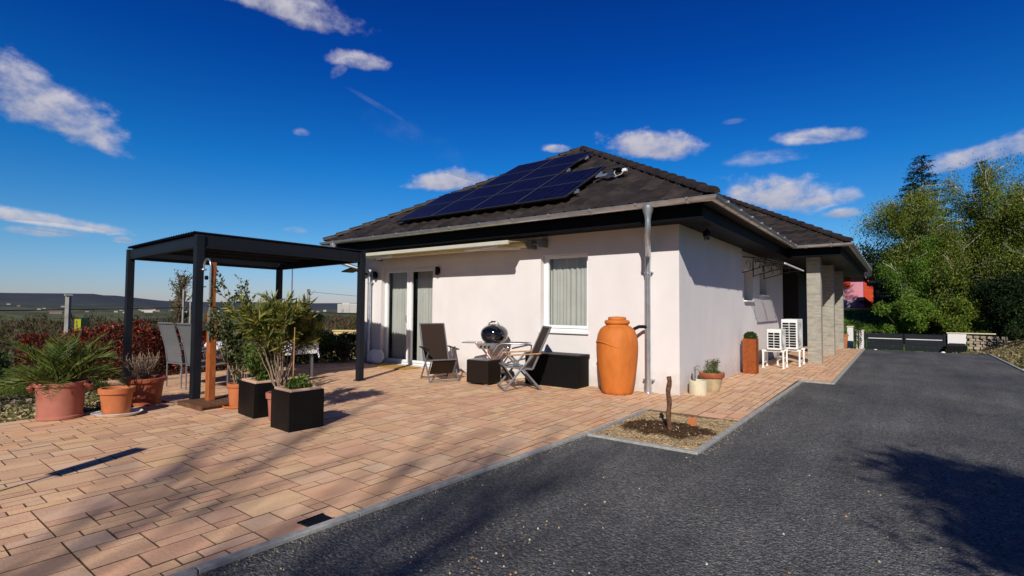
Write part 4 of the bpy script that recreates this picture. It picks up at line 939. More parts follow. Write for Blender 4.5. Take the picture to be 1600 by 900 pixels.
# ------------------------------------------------------------------ pergola
pg = empty('pergola', (-7, -3.6, 0), 0, 'anthracite metal pergola with corrugated roof over the dining table', 'pergola')
PC = [Vector(p) for p in ((-5.30, -5.10, 0), (-5.37, -2.20, 0), (-8.80, -1.95, 0), (-8.62, -4.95, 0))]
off = Vector((7, 3.6, 0)); HPG = 2.30
for i, p in enumerate(PC):
    mb = MB(); q = p+off; mb.box((q.x-.055, q.y-.055, 0), (q.x+.055, q.y+.055, HPG+.14)); mb.box((q.x-.085, q.y-.085, 0), (q.x+.085, q.y+.085, .012)); [mb.tube([(q.x+a_*.07, q.y+b_*.07, .01), (q.x+a_*.07, q.y+b_*.07, .024)], .008, 6) for a_ in (-1, 1) for b_ in (-1, 1)]; mb.build('post', M['pergola'], pg, bevel=.006)
for i in range(4):
    a, b = PC[i]+off, PC[(i+1) % 4]+off; d = (b-a).normalized(); a = a+d*.056; b = b-d*.056
    mb = MB(); mb.bar((a.x, a.y, HPG+.055), (b.x, b.y, HPG+.055), .06, .155); mb.bar((a.x, a.y, HPG-.035), (b.x, b.y, HPG-.035), .075, .025); mb.build('beam', M['pergola'], pg, bevel=.004)
mb = MB(); n = 64
def bil(u, v):
    return (PC[0]*(1-u)*(1-v)+PC[3]*u*(1-v)+PC[1]*(1-u)*v+PC[2]*u*v)+off
vs = []
for k in range(n*4+1):
    u = -.012+.975*k/(n*4); z = HPG+.164+.018*math.sin(2*PI*k/8)
    for v in (-.03, 1.03):
        p = bil(u, v); vs.append((p.x, p.y, z))
mb.add(vs, [(2*k, 2*k+1, 2*k+3, 2*k+2) for k in range(n*4)])
vs2 = [(x, y, z-.003) for x, y, z in vs]; mb.add(vs2, [(2*k, 2*k+2, 2*k+3, 2*k+1) for k in range(n*4)])
mb.build('roof_sheet', M['pergola'], pg, smooth=60)
for k in range(1, 5):
    a, b = bil(k/5, 0), bil(k/5, 1); d = (b-a).normalized(); a += d*.05; b -= d*.05
    mb = MB(); mb.bar((a.x, a.y, HPG+.09), (b.x, b.y, HPG+.09), .05, .08); mb.build('rafter', M['pergola'], pg)

# ------------------------------------------------------------------ dining set under the pergola
tb = empty('garden_table', (-6.95, -3.25, 0), R(88), 'garden dining table under the black and white cloth', 'table')
mb = MB(); mb.box((-.85, -.45, .70), (.85, .45, .725)); mb.build('tabletop', M['greymetal'], tb)
for sx_ in (-.78, .78):
    for sy_ in (-.38, .38):
        mb = MB(); mb.box((sx_-.025, sy_-.025, 0), (sx_+.025, sy_+.025, .70)); mb.build('leg', M['greymetal'], tb)
mb = MB(); nx_, ny_ = 50, 30; vs = []; W_, D_ = 1.12, .72
for j in range(ny_+1):
    for i in range(nx_+1):
        u, v = (i/nx_*2-1)*W_, (j/ny_*2-1)*D_; cx, cy = max(-.86, min(.86, u)), max(-.46, min(.46, v))
        dx, dy = u-cx, v-cy; dn = math.hypot(dx, dy); rip = .02*math.sin(i*.9)+.02*math.sin(j*.8)
        x = cx + (math.copysign(.012+rip*dn*1.5, dx) if abs(dx) > 1e-6 else 0); y = cy + (math.copysign(.012+rip*dn*1.5, dy) if abs(dy) > 1e-6 else 0)
        vs.append((x, y, .729-dn))
mb.add(vs, [(j*(nx_+1)+i, j*(nx_+1)+i+1, (j+1)*(nx_+1)+i+1, (j+1)*(nx_+1)+i) for j in range(ny_) for i in range(nx_)])
o = mb.build('tablecloth', M['cloth'], smooth=60); o.location = (-6.95, -3.25, 0); o.rotation_euler.z = R(88); tag(o, 'black and white leaf patterned cloth draped over the garden table', 'tablecloth')
def sling_chair(x, y, rz, label):
    """faces +x locally"""
    o = empty('high_back_chair', (x, y, 0), rz, label, 'chair', 'grey sling dining chairs under the pergola')
    for s in (-.23, .23):
        mb = MB(); mb.tube([(-.20, s, 0), (-.20, s, .43), (-.24, s, .70), (-.36, s, 1.10)], .012, 8); mb.tube([(.24, s, 0), (.24, s, .64), (-.22, s, .66)], .012, 8); mb.tube([(.24, s, .43), (-.20, s, .41)], .012, 8); mb.build('side_frame', M['greymetal'], o)
    for xx, zz_, rr_ in ((-.36, 1.10, .016), (.24, .43, .011), (-.20, .41, .011)):
        mb = MB(); mb.tube([(xx, -.23, zz_), (xx, .23, zz_)], rr_, 8); mb.build('crossbar', M['greymetal'], o)
    mb = MB(); pr = [(.24, .445), (.0, .42), (-.19, .425), (-.245, .72), (-.36, 1.11)]
    for k in range(4): mb.quad((pr[k][0], -.215, pr[k][1]), (pr[k][0], .215, pr[k][1]), (pr[k+1][0], .215, pr[k+1][1]), (pr[k+1][0], -.215, pr[k+1][1]))
    mb.build('sling', M['greysling'], o)
    for s in (-.23, .23):
        mb = MB(); mb.box((-.2, s-.022, .655), (.26, s+.022, .675)); mb.build('armrest', M['alu'], o, bevel=.005)
sling_chair(-7.12, -4.52, R(97), 'leftmost high backed grey sling chair at the table end')
sling_chair(-6.45, -4.48, R(94), 'high backed grey sling chair half hidden by the pergola post')
sling_chair(-5.98, -3.75, R(176), 'grey sling chair turned side on right of the shower post')

# ------------------------------------------------------------------ reclining chairs by the wall
def recliner(x, y, h, arm, label):
    ang = math.atan2(h[1], h[0]); o = empty('reclining_chair', (x, y, 0), ang, label, 'reclining chair', 'folding recliners on the terrace by the white wall')
    w = .285
    for s in (-w, w):
        mb = MB(); mb.bar((0, s, .015), (-.50, s, .60), .022, .035); mb.build('front_leg', M['greymetal'], o, bevel=.004)
        mb = MB(); mb.bar((-.64, s*.93, .015), (-.12, s*.93, .60), .022, .035); mb.build('rear_leg', M['greymetal'], o, bevel=.004)
        mb = MB(); mb.bar((-.64, s*1.02, .625), (-.06, s*1.02, .600), .05, .022); mb.build('armrest', arm, o, bevel=.008)
        mb = MB(); mb.bar((-.50, s*.88, .36), (-.82, s*.88, 1.07), .022, .03); mb.bar((-.50, s*.88, .36), (-.02, s*.88, .41), .022, .03); mb.bar((-.02, s*.88, .41), (-.22, s*.88, .12), .02, .02); mb.build('side_rail', M['greymetal'], o)
    for xx, ww, zz_ in ((0, w, .03), (-.64, w*.93, .03), (-.82, w*.88, 1.07), (-.02, w*.88, .415)):
        mb = MB(); mb.bar((xx, -ww, zz_), (xx, ww, zz_), .03, .022); mb.build('crossbar', M['greymetal'], o)
    mb = MB(); P = []
    for k in range(11): t = k/10; P.append((-.82+.31*t, 1.07-.69*t))
    for k in range(1, 9): t = k/8; P.append((-.51+.49*t, .38+.035*t-.035*math.sin(PI*t)))
    for i in range(len(P)-1): mb.quad((P[i][0], -w*.86, P[i][1]), (P[i][0], w*.86, P[i][1]), (P[i+1][0], w*.86, P[i+1][1]), (P[i+1][0], -w*.86, P[i+1][1]))
    mb.build('sling', M['sling'], o, smooth=30)
    mb = MB(); mb.quad((-.03, -w*.8, .395), (-.03, w*.8, .395), (-.22, w*.8, .13), (-.22, -w*.8, .13)); mb.build('footrest', M['sling'], o)
recliner(-3.98, -1.33, (.89, -.45), M['black'], 'brown mesh recliner with black armrests left of the small rattan cube')
recliner(-2.66, -1.30, (-.67, -.75), M['armwood'], 'brown mesh recliner with light wooden armrests seen from the side')
# rattan cube
cu = empty('rattan_table', (-3.30, -1.00, 0), R(5), 'low square brown rattan side table between the recliners', 'side table')
mb = MB(); mb.box((-.24, -.21, .03), (.24, .21, .44)); mb.build('body', M['rattan'], cu, bevel=.01)
mb = MB(); mb.box((-.225, -.195, .442), (.225, .195, .452)); mb.build('glass_top', M['greytop'] if 'greytop' in M else M['greymetal'], cu)
for a in (-.18, .18):
    for b in (-.16, .16): mb = MB(); mb.box((a-.03, b-.03, 0), (a+.03, b+.03, .03)); mb.build('foot', M['greymetal'], cu)
# storage box
bx = empty('storage_box', (-2.17, -.27, 0), 0, 'long black storage box standing against the wall under the window', 'storage box')
mb = MB(); mb.box((-.55, -.23, 0), (.55, .21, .53)); 
for k in range(6): pass
mb.build('body', M['blackrattan'], bx, bevel=.008)
mb = MB(); mb.box((-.565, -.245, .532), (.565, .22, .575)); mb.build('lid', M['black'], bx, bevel=.01)
# kettle grill
gr = empty('kettle_grill', (-3.52, -.42, 0), R(20), 'black kettle gas barbecue with silver side shelves against the wall', 'barbecue')
mb = MB(); mb.lathe([(0, .66)]+[(.27*math.sin(t), .86-.20*math.cos(t)) for t in [PI*.08*k for k in range(1, 7)]]+[(.27, .88)], 40); mb.build('bowl', M['enamel'], gr, smooth=60)
mb = MB(); mb.lathe([(.275, .885), (.278, .895)]+[(.272*math.cos(t), .895+.185*math.sin(t)) for t in [PI/2*k/9 for k in range(0, 10)]], 40); lid = mb.build('lid', M['enamel'], gr, smooth=60)
mb = MB(); mb.tube([(-.11, -.03, 1.06), (-.09, -.05, 1.10), (0, -.055, 1.125), (.09, -.05, 1.10), (.11, -.03, 1.06)], .013, 8); mb.lathe([(.0, 1.085), (.09, 1.078), (.12, 1.055)], 24); mb.build('handle', M['alu'], lid, smooth=50)
mb = MB(); mb.box((-.05, -.075, 1.118), (.05, -.045, 1.14)); mb.build('grip', M['black'], lid, bevel=.005)
mb = MB(); mb.box((-.62, -.18, .70), (-.30, .14, .725)); mb.build('side_shelf', M['alu'], gr, bevel=.02, seg=3)
mb = MB(); mb.tube([(.08, -.30, .55), (.16, -.28, .68), (.24, -.27, .72), (.68, -.25, .72), (.72, -.22, .72), (.72, .10, .72), (.66, .14, .72), (.28, .14, .72)], .014, 8); mb.build('side_rail', M['alu'], gr, smooth=50)
mb = MB(); mb.add([(-.30, -.30, .715), (.12, -.30, .715), (.04, -.27, .60), (-.22, -.27, .60), (-.30, .0, .715), (.12, .0, .715), (.04, .0, .60), (-.22, .0, .60)], [(0, 1, 2, 3), (4, 7, 6, 5), (0, 4, 5, 1), (3, 2, 6, 7), (0, 3, 7, 4), (1, 5, 6, 2)]); mb.build('control_panel', M['alu'], gr, bevel=.008)
for k in range(3): mb = MB(); mb.tube([(-.17+k*.08, -.29, .65), (-.17+k*.08, -.315, .645)], .018, 12); mb.build('knob', M['black'], gr)
for s in (-.12, .16):
    mb = MB(); mb.bar((-.28, s, .04), (.24, s, .62), .02, .035); mb.bar((.28, s, .04), (-.22, s, .62), .02, .035); mb.build('crossed_leg', M['alu'], gr, bevel=.004)
mb = MB(); mb.bar((-.28, -.12, .05), (-.28, .16, .05), .02, .02); mb.bar((-.26, -.12, .10), (.26, -.12, .10), .02, .02); mb.build('crossbar', M['alu'], gr)
for s in (-.16, .20): mb = MB(); mb.tube([(.28, s-.012, .08), (.28, s+.012, .08)], .08, 24); mb.build('wheel', M['black'], gr, smooth=40)
mb = MB(); mb.tube([(-.02, -.28, .62), (.02, -.34, .50), (.12, -.37, .45), (.24, -.36, .50), (.34, -.32, .58)], .009, 8); mb.build('gas_hose', M['hose'], gr, smooth=60)
# rain jar
rj = empty('rain_jar', (-.90, -.42, 0), R(-20), 'tall orange terracotta amphora rain barrel beside the downpipe', 'rain barrel')
prof = [(0, 0), (.235, 0), (.25, .012), (.262, .06), (.285, .20), (.315, .38), (.335, .58), (.343, .74), (.338, .86), (.318, .97), (.28, 1.055), (.228, 1.10), (.188, 1.12), (.182, 1.135), (.20, 1.145), (.208, 1.165), (.205, 1.19), (.19, 1.205), (.165, 1.21), (.15, 1.212)]
mb = MB(); mb.lathe(prof, 64)
# moulded arc on the belly
for k in range(1): 
    arc = []
    for q in range(25):
        t = q/24; ang = R(-155)+t*R(125); z = .80+.055*math.sin(PI*min(1, t*1.15)) - .07*max(0, t-.55)
        rr = .341 if z < .86 else .336; arc.append((rr*math.cos(ang), rr*math.sin(ang), z))
    mb.tube(arc, [.004+.012*math.sin(PI*q/24) for q in range(25)], 8)
mb.build('body', M['jar'], rj, smooth=60)
mb = MB(); mb.lathe([(.150, 1.215), (.150, 1.24), (.145, 1.252), (.12, 1.262), (0, 1.268)], 48); mb.build('lid', M['jar'], rj, smooth=40)
mb = MB(); mb.tube([(-.26, -.06, .42), (-.31, -.075, .42)], .02, 10); mb.build('tap', M['black'], rj)
mb = MB(); pts = [Vector((-.70, -.36, 1.0)), Vector((-.64, -.30, 1.07)), Vector((-.60, -.22, 1.10)), Vector((-.56, -.14, 1.10)), Vector((-.50, -.10, 1.09))]
inv = rj.matrix_basis.inverted(); mb.tube([inv @ p for p in pts], .028, 12); mb.build('inlet_hose', M['black'], rj, smooth=60)

# door mat, leaning discs, boot by the corner
mb = MB(); mb.box((-.46, -.27, 0), (.46, .27, .018)); o = mb.build('door_mat', M['straw']); o.location = (-6.42, -.34, .002); tag(o, 'yellow straw door mat in front of the patio door', 'door mat')
for i, (x, y, lab) in enumerate(((-7.42, -.14, 'front white round weight disc leaning at the patio door'), (-7.62, -.10, 'rear white round weight disc half hidden behind the other'))):
    o = empty('weight_disc', (x, y, .0), 0, lab, 'weight disc', 'white round discs leaning at the wall')
    mb = MB(); mb.lathe([(0, 0), (.15, 0), (.172, .02), (.176, .045), (.165, .07), (.14, .082), (.10, .075), (.06, .082), (0, .082)], 40, Matrix.Translation((0, 0, .172)) @ Matrix.Rotation(R(25), 4, 'Z') @ Matrix.Rotation(R(72), 4, 'X') @ Matrix.Translation((0, 0, -.03))); mb.build('disc', M['white'], o, smooth=40)

# corner pots: cream planter with pump, old terracotta pot
cp = empty('cream_planter', (.20, .30, 0), 0, 'short cream cylinder planter with a little grey hand pump', 'planter')
mb = MB(); mb.lathe([(0, 0), (.137, 0), (.142, .01), (.142, .225), (.136, .232), (.118, .232), (.112, .225), (.112, .14)], 44); mb.build('planter_body', M['creampot'], cp, smooth=40)
mb = MB(); mb.lathe([(0, .19), (.113, .19)], 44); mb.build('water', M['black'], cp)
mb = MB(); mb.tube([(-.06, .02, .18), (-.06, .02, .44)], .017, 10); mb.tube([(-.06, .02, .42), (.0, -.03, .41), (.02, -.045, .395)], .010, 8); mb.tube([(-.06, .02, .44), (-.01, .0, .47), (.03, -.02, .462)], .008, 8); mb.build('pump', M['alu'], cp, smooth=50)
mb = MB(); mb.tube([(-.10, .02, .19), (-.105, .02, .33)], .010, 8); mb.build('pump_handle', M['black'], cp)
op_ = pot('flower_pot', .26, .86, .20, .125, .31, M['oldpot'], 'weathered flower pot with rust red rim holding a pine seedling', rim=.02, rimh=.08, soil=.02)
mb = MB(); mb.lathe([(.203, .232), (.208, .24), (.209, .306), (.205, .315)], 44); mb.build('rim_band', M['redpot'], op_, smooth=40)
# corten planter + box ball
ct = empty('rusty_planter', (.235, 3.90, 0), 0, 'tall slim rusted steel planter against the right wall', 'planter')
mb = MB(); w = .135
mb.box((-w, -w, 0), (w, -w+.006, .76)); mb.box((-w, w-.006, 0), (w, w, .76)); mb.box((-w, -w+.006, 0), (-w+.006, w-.006, .76)); mb.box((w-.006, -w+.006, 0), (w, w-.006, .76)); mb.build('planter_body', M['corten'], ct, bevel=.002)
mb = MB(); mb.box((-w+.007, -w+.007, .70), (w-.007, w-.007, .73)); mb.build('soil', M['soil'], ct)
# wooden stake and shard in the bed
mb = MB(); pts = [(.0+.008*math.sin(k*1.3), .006*math.cos(k*1.7), -.03+.64*k/12) for k in range(13)]; mb.tube(pts, [.028+.003*math.sin(k*2.1) for k in range(13)], 12); o = mb.build('stake', M['stakebark'] if 'stakebark' in M else mat('reddish_bark', (.20, .085, .04), .9, c2=(.05, .022, .012), ns=26, bump=1, bs=60), smooth=50); o.location = (.70, -2.42, 0); tag(o, 'upright reddish brown bark covered stake in the sandy planting bed', 'stake')
mb = MB(); mb.add([(-.05, 0, 0), (.05, 0, 0), (.045, .015, .11), (-.04, .015, .10), (-.05, .012, 0), (.05, .012, 0), (.045, .027, .11), (-.04, .027, .10)], [(0, 1, 2, 3), (4, 7, 6, 5), (0, 3, 7, 4), (1, 5, 6, 2), (3, 2, 6, 7)]); o = mb.build('clay_shard', M['terracotta']); o.location = (.86, -2.10, .0); tag(o, 'small orange clay shard stuck in the dark soil', 'clay shard')
# drain cover
dr = empty('drain_cover', (-.20, -6.38, 0), R(2), 'small square black grating set in the paving at the kerb', 'drain cover')
mb = MB(); frame_ = .012
for k in range(9): mb.box((-.07, -.10+k*.024, .003), (.07, -.10+k*.024+.012, .010))
mb.box((-.085, -.115, .003), (-.070, .115, .011)); mb.box((.070, -.115, .003), (.085, .115, .011)); mb.box((-.0695, -.0645, .0035), (.0695, -.055, .0105)); mb.build('grating', M['black'], dr)
mb = MB(); mb.box((-.08, -.11, .0022), (.08, .11, .0028)); mb.build('pit', M['room'], dr)

dr.scale = (.82, .82, 1)
# ------------------------------------------------------------------ plants
def frond_palm(x, y, z):
    o = empty('palm', (x, y, z), 0, 'feathery green date palm growing in the large pink pot', 'palm')
    P, D, S = [], [], []; st = MB()
    for k in range(34):
        az = k*2.399+random.uniform(-.2, .2); el = R(random.uniform(30, 82)) if k > 6 else R(random.uniform(65, 88)); Lg = random.uniform(.60, .88)
        d = Vector((math.cos(az)*math.cos(el), math.sin(az)*math.cos(el), math.sin(el))); p = Vector((math.cos(az)*.05, math.sin(az)*.05, 0)); pts = [p.copy()]; n = 16
        for i in range(n):
            d = (d + Vector((0, 0, -.085*(1.1 if el < R(60) else .9)))).normalized(); p = p + d*Lg/n; pts.append(p.copy())
        st.tube(pts, [.008*(1-i/(n+3)) for i in range(n+1)], 5)
        for i in range(3, n+1):
            dd = (pts[i]-pts[i-1]).normalized(); side = dd.cross(Vector((0, 0, 1))).normalized(); upv = side.cross(dd)
            for h in (0, .5):
                q = pts[i-1].lerp(pts[i], h)
                for s in (-1, 1):
                    ln = .24*math.sin(PI*min(1, (i+h)/(n+2)*.85+.18))
                    P.append(q); D.append(side*s*.8+dd*.75+upv*.35); S.append(ln)
    st.build('stalks', M['leafstalk'], o)
    P = np.array([tuple(p) for p in P]); D = np.array([tuple(p) for p in D])
    lv = leaves('fronds', P, np.array(S), M['leaf'], np.array([(.12, .17, .028), (.085, .13, .022), (.17, .21, .04), (.07, .115, .022)]), o, aspect=.075, D=D, jitter=.10, dj=.07)
M['leafstalk'] = mat('green_stalk', (.16, .19, .05), .6, ns=9)
frond_palm(-5.50, -6.55, .40)

def stems_plant(name, x, y, z, nst, h, spread, label, cat, leafcol, lsize, nleaf, aspect=.2, bare=.45, stemr=.008, group=None, upf=.5, lean=(0, 0), stemmat=None, flowers=None, cluster=.10, thick=1):
    o = empty(name, (x, y, z), 0, label, cat, group); st = MB(); P, D = [], []
    for k in range(nst):
        az = random.uniform(0, 2*PI); out_ = spread*math.sqrt(random.random())*.95; hh = h*random.uniform(.62, 1.0)*(1-.18*(out_/max(spread, .01)))
        tip = Vector((math.cos(az)*out_+lean[0], math.sin(az)*out_+lean[1], hh)); b0 = Vector((math.cos(az)*.03, math.sin(az)*.03, 0))
        mid = b0.lerp(tip, .5) + Vector((math.cos(az), math.sin(az), 0))*-.12*out_ + rvec(.02)
        pts = [b0*(1-t)**2+mid*2*t*(1-t)+tip*t*t + rvec(.006) for t in [i/10 for i in range(11)]]
        st.tube(pts, [stemr*thick*(1-.07*i) for i in range(11)], 5)
        tips = [(pts[-1], (pts[-1]-pts[-2]).normalized())]
        for q in range(random.randint(3, 6)):
            i = random.randint(int(10*bare), 9); d = (pts[i+1]-pts[i]).normalized()+rvec(.45); d.normalize(); ln = random.uniform(.1, .28)*h/1.2
            e = pts[i]+d*ln+Vector((0, 0, .05)); st.tube([pts[i], pts[i].lerp(e, .5)+rvec(.01), e], [stemr*.6, stemr*.45, stemr*.3], 4); tips.append((e, d))
            tips.append((pts[i].lerp(e, .6), d))
        for tp, d in tips:
            for q in range(nleaf):
                P.append(tp - d*random.uniform(0, cluster*1.6) + rvec(cluster*.12)); D.append(d*upf*1.6 + rvec(.65))
    st.build('stems', stemmat or M['stem'], o)
    P = np.array([tuple(p) for p in P]); D = np.array([tuple(p) for p in D])
    leaves('foliage', P, lsize, M['leaf'], np.array(leafcol), o, aspect=aspect, D=D, jitter=.35)
    if flowers:
        n, c = flowers; idx = RNG.integers(0, len(P), n); Q = np.repeat(P[idx], 7, 0)+RNG.normal(size=(n*7, 3))*.012
        leaves('flowers', Q, .03, M['leaf'], np.array(c), o, aspect=.9)
    return o
# tall oleander in the small pink pot
stems_plant('oleander', -3.30, -4.93, .30, 19, 1.36, .50, 'tall pale stemmed oleander with yellow green narrow leaves between the black boxes', 'oleander', [(.17, .18, .03), (.24, .23, .04), (.10, .13, .025), (.30, .26, .05), (.09, .13, .025)], .125, 24, aspect=.17, bare=.6, stemr=.0085)
stems_plant('box_shrub', -3.80, -4.88, .40, 34, .52, .27, 'dense bright green shrub filling the rear black box', 'shrub', [(.10, .16, .02), (.14, .20, .03), (.06, .11, .015)], .05, 12, aspect=.5, bare=.2, stemr=.004)
stems_plant('rose_bush', -4.50, -4.86, .28, 16, 1.25, .42, 'loose dark leaved bush with a few pink buds beside the shower', 'bush', [(.045, .075, .018), (.08, .11, .03), (.03, .05, .015), (.12, .14, .06)], .055, 20, aspect=.5, bare=.3, stemr=.008, lean=(-.12, -.02), flowers=(6, [(.65, .12, .18), (.7, .3, .35)]))
stems_plant('rose_twig', -4.42, -4.80, .28, 5, 1.68, .30, 'few high thin twigs with small dark leaves reaching over the shower tap', 'twigs', [(.045, .075, .018), (.09, .12, .03)], .05, 14, aspect=.5, bare=.5, stemr=.006, lean=(-.32, -.10))
stems_plant('box_herb', -2.775, -5.0, .40, 16, .15, .15, 'low green shoots in the front black box', 'herb', [(.12, .20, .03), (.08, .14, .02)], .045, 6, aspect=.6, bare=.1, stemr=.003)
mb = MB(); mb.tube([(0, 0, 0), (.01, 0, .3), (0, .01, .75)], [.008, .007, .005], 6); o = mb.build('bamboo_stick', M['armwood']); o.location = (-2.92, -4.98, .40); tag(o, 'single orange brown stick standing in the front black box', 'stick')
stems_plant('dry_shrub', -5.78, -5.58, .32, 40, .40, .26, 'bare grey brown twiggy plant in the wide red pot', 'shrub', [(.22, .17, .12), (.15, .11, .08)], .035, 2, aspect=.25, bare=.3, stemr=.006)
stems_plant('pine_seedling', .26, .86, .29, 5, .26, .14, 'small pine seedling with open needles in the weathered pot', 'seedling', [(.10, .14, .03), (.15, .17, .05)], .05, 22, aspect=.12, bare=.3, stemr=.004)
P = ball(900, (.26, .86, .315), (.15, .15, .02), 0); o = leaves('moss', P, .025, M['leaf'], np.array([(.16, .20, .03), (.10, .15, .02)]), aspect=.7); tag(o, 'bright green moss cushion on the soil of the weathered pot', 'moss')
bb = empty('box_ball', (.235, 3.90, .73), 0, 'clipped round boxwood topping the tall rusty planter', 'boxwood')
P = ball(2600, (0, 0, .06), (.135, .135, .12), .55); P = P[P[:, 2] > -.03]; leaves('foliage', P, .028, M['leaf'], np.array([(.05, .085, .015), (.08, .12, .025), (.03, .06, .01)]), bb, aspect=.6)
mb = MB(); mb.tube([(0, 0, -.02), (0, 0, .08)], .012, 6); mb.build('stem', M['stem'], bb)

def hedge(name, x0, y0, x1, y1, h, w, n, cols, lsize, label, cat='hedge', zb=-.05, bump_=.22, aspect=.5, cols2=None, group=None, m='leaf'):
    L_ = math.hypot(x1-x0, y1-y0); o = empty(name, (x0, y0, 0), math.atan2(y1-y0, x1-x0), label, cat, group)
    P = []; k = 0
    u = RNG.uniform(0, L_, n*2); s = RNG.uniform(-1, 1, n*2); t = RNG.uniform(0, 1, n*2)**.7
    top = np.array([h*(1+bump_*(mn.noise(Vector((a*1.7+x0, y0, 5)))*1.3+.5*mn.noise(Vector((a*5+x0, b_*2, 9))))) for a, b_ in zip(u, s)])
    wid = np.array([w*(1+.45*mn.noise(Vector((a*1.9, c*2.5, 2+x0)))) for a, c in zip(u, t)])
    Pz = t*top; prof_ = np.sqrt(np.clip(1-(np.clip(t-.5, 0, 1)/.5)**2.5, .05, 1))
    P = np.stack([u, s*wid*prof_/2, zb+Pz], 1)
    dens_ = np.array([mn.noise(Vector((p[0]*4.5, p[1]*4.5, p[2]*4.5+x0))) for p in P]); P = P[dens_ > -.22][:n]
    C = np.array(cols)[RNG.integers(0, len(cols), len(P))]
    # clumps of light and dark
    sh_ = np.array([1+.55*mn.noise(Vector((p[0]*3, p[1]*3, p[2]*3+7))) for p in P]); C = C*sh_[:, None]
    leaves('foliage', P, lsize, M[m], C, o, aspect=aspect)
    mb = MB()
    for a in range(int(L_/.35)):
        bx_ = a*.35+.2; mb.tube([(bx_, 0, zb-.3), (bx_+random.uniform(-.1, .1), random.uniform(-.1, .1), h*.45), (bx_+random.uniform(-.15, .15), random.uniform(-.15, .15), h*.8)], [.015, .011, .005], 5)
    mb.build('stems', M['bark'], o)
    return o
RED = [(.22, .020, .014), (.14, .014, .012), (.30, .04, .018), (.10, .03, .012), (.04, .06, .015), (.34, .06, .03)]
GRN = [(.035, .075, .012), (.055, .10, .018), (.02, .05, .010), (.09, .13, .025)]
hedge('red_hedge', -9.35, -6.3, -9.25, -3.0, 1.0, .8, 17000, RED, .06, 'dark red leaved photinia hedge left of the pergola')
hedge('green_hedge', -9.7, -11.5, -9.6, -6.4, .66, .9, 13000, GRN+[(.05, .07, .02)], .07, 'dark green hedge behind the potted palm')
hedge('laurel_hedge', -9.15, -1.7, -9.0, .9, .72, .8, 12000, [(.05, .10, .015), (.09, .16, .025), (.03, .06, .01), (.13, .19, .03)], .065, 'bright green laurel hedge behind the pergola on the right')
hedge('photinia_bush', -9.4, -3.1, -9.3, -1.8, .85, .8, 7000, RED+GRN, .06, 'mixed red and green bush behind the garden table', 'bush')
o = stems_plant('fuzzy_shrub', -11.2, .3, -.6, 60, 1.85, .75, 'dry brownish feathery shrub rising behind the laurel hedge', 'shrub', [(.22, .15, .08), (.16, .13, .06), (.10, .11, .04), (.26, .19, .11)], .05, 16, aspect=.25, bare=.25, stemr=.006)
stems_plant('corner_plant', -8.28, -.45, 0, 12, .62, .30, 'dark dead looking leafy plant at the left house corner', 'plant', [(.03, .04, .012), (.05, .07, .02), (.12, .05, .02)], .16, 5, aspect=.16, bare=.2, stemr=.008)
yb = empty('yellow_planter', (-9.55, -.52, 0), 0, 'yellow cloth planter bag with green plant above the laurel hedge', 'planter')
mb = MB(); mb.lathe([(0, .58), (.15, .58), (.20, .62), (.22, .80), (.205, .98), (.195, .97), (.20, .80)], 24); mb.build('bag', M['yellow'], yb, smooth=50)
mb = MB(); mb.tube([(0, 0, -.1), (0, 0, .6)], .03, 8); mb.build('stand', M['wood'], yb)
P = ball(700, (0, 0, 1.08), (.22, .22, .16), .1); leaves('plant', P, .07, M['leaf'], np.array([(.10, .15, .02), (.16, .19, .03)]), yb, aspect=.4)

# garden strip left of the terrace
def ground_strip(name, n, xr, yr, size, cols, label=None, m='leafdull', zoff=.0, aspect=.5, updir=None, cond=None, flat=0):
    P = np.stack([RNG.uniform(*xr, n), RNG.uniform(*yr, n), np.zeros(n)], 1)
    if cond: P = P[[cond(p[0], p[1]) for p in P]]
    P[:, 2] = [tz(p[0], p[1])+zoff+RNG.uniform(0, .05) + .07*max(0, mn.noise(Vector((p[0]*1.7, p[1]*1.7, 1)))) for p in P]
    D = None
    if updir: D = RNG.normal(size=(len(P), 3))*.5; D[:, 2] += updir
    o = leaves(name, P, size, M[m], np.array(cols), aspect=aspect, D=D, jitter=.4, colvar=.45, flat=flat); return tag(o, kind='stuff')
gcond = lambda x, y: not (y > -5.3 and x > -8.95)
ground_strip('ground_cover', 42000, (-9.4, -5.76), (-12, -4.4), .055, [(.46, .37, .17), (.36, .29, .13), (.26, .24, .08), (.50, .42, .24), (.15, .17, .04), (.26, .18, .10)], cond=gcond, flat=.7)
ground_strip('grass', 14000, (-9.4, -7.9), (-12, -5.3), .10, [(.05, .10, .015), (.09, .15, .02), (.16, .18, .04)], aspect=.08, updir=1.6, cond=gcond)
mb_s = [(random.uniform(-7.6, -5.78), random.uniform(-11, -5.35)) for _ in range(500)]
tag(pebbles('soil_clods', [(x, y, -.05) for x, y in mb_s], [random.choice((.02, .03, .045, .07)) for _ in mb_s], [random.choice(((.46, .36, .22), (.36, .27, .16), (.22, .17, .10), (.52, .42, .28))) for _ in mb_s], M['stone']), kind='stuff')
# right bank
BANKC = [(.34, .26, .13), (.26, .20, .09), (.12, .13, .03), (.17, .12, .06), (.40, .33, .2)]
ground_strip('bank_cover', 30000, (5.3, 10.5), (6, 33), .085, BANKC, flat=.6, zoff=.01)
sb = [(random.uniform(5.25, 8), random.uniform(6.5, 33)) for _ in range(500)]
tag(pebbles('bank_clods', [(x, y, tz(x, y)) for x, y in sb], [random.choice((.03, .05, .08)) for _ in sb], [random.choice(((.34, .26, .15), (.26, .19, .11), (.42, .34, .22))) for _ in sb], M['stone']), kind='stuff')
# far lawn behind the gate
ground_strip('lawn', 26000, (-9, 13), (37, 56), .26, [(.14, .30, .02), (.18, .34, .03), (.09, .22, .02)], aspect=.25, flat=.5, m='leaf')

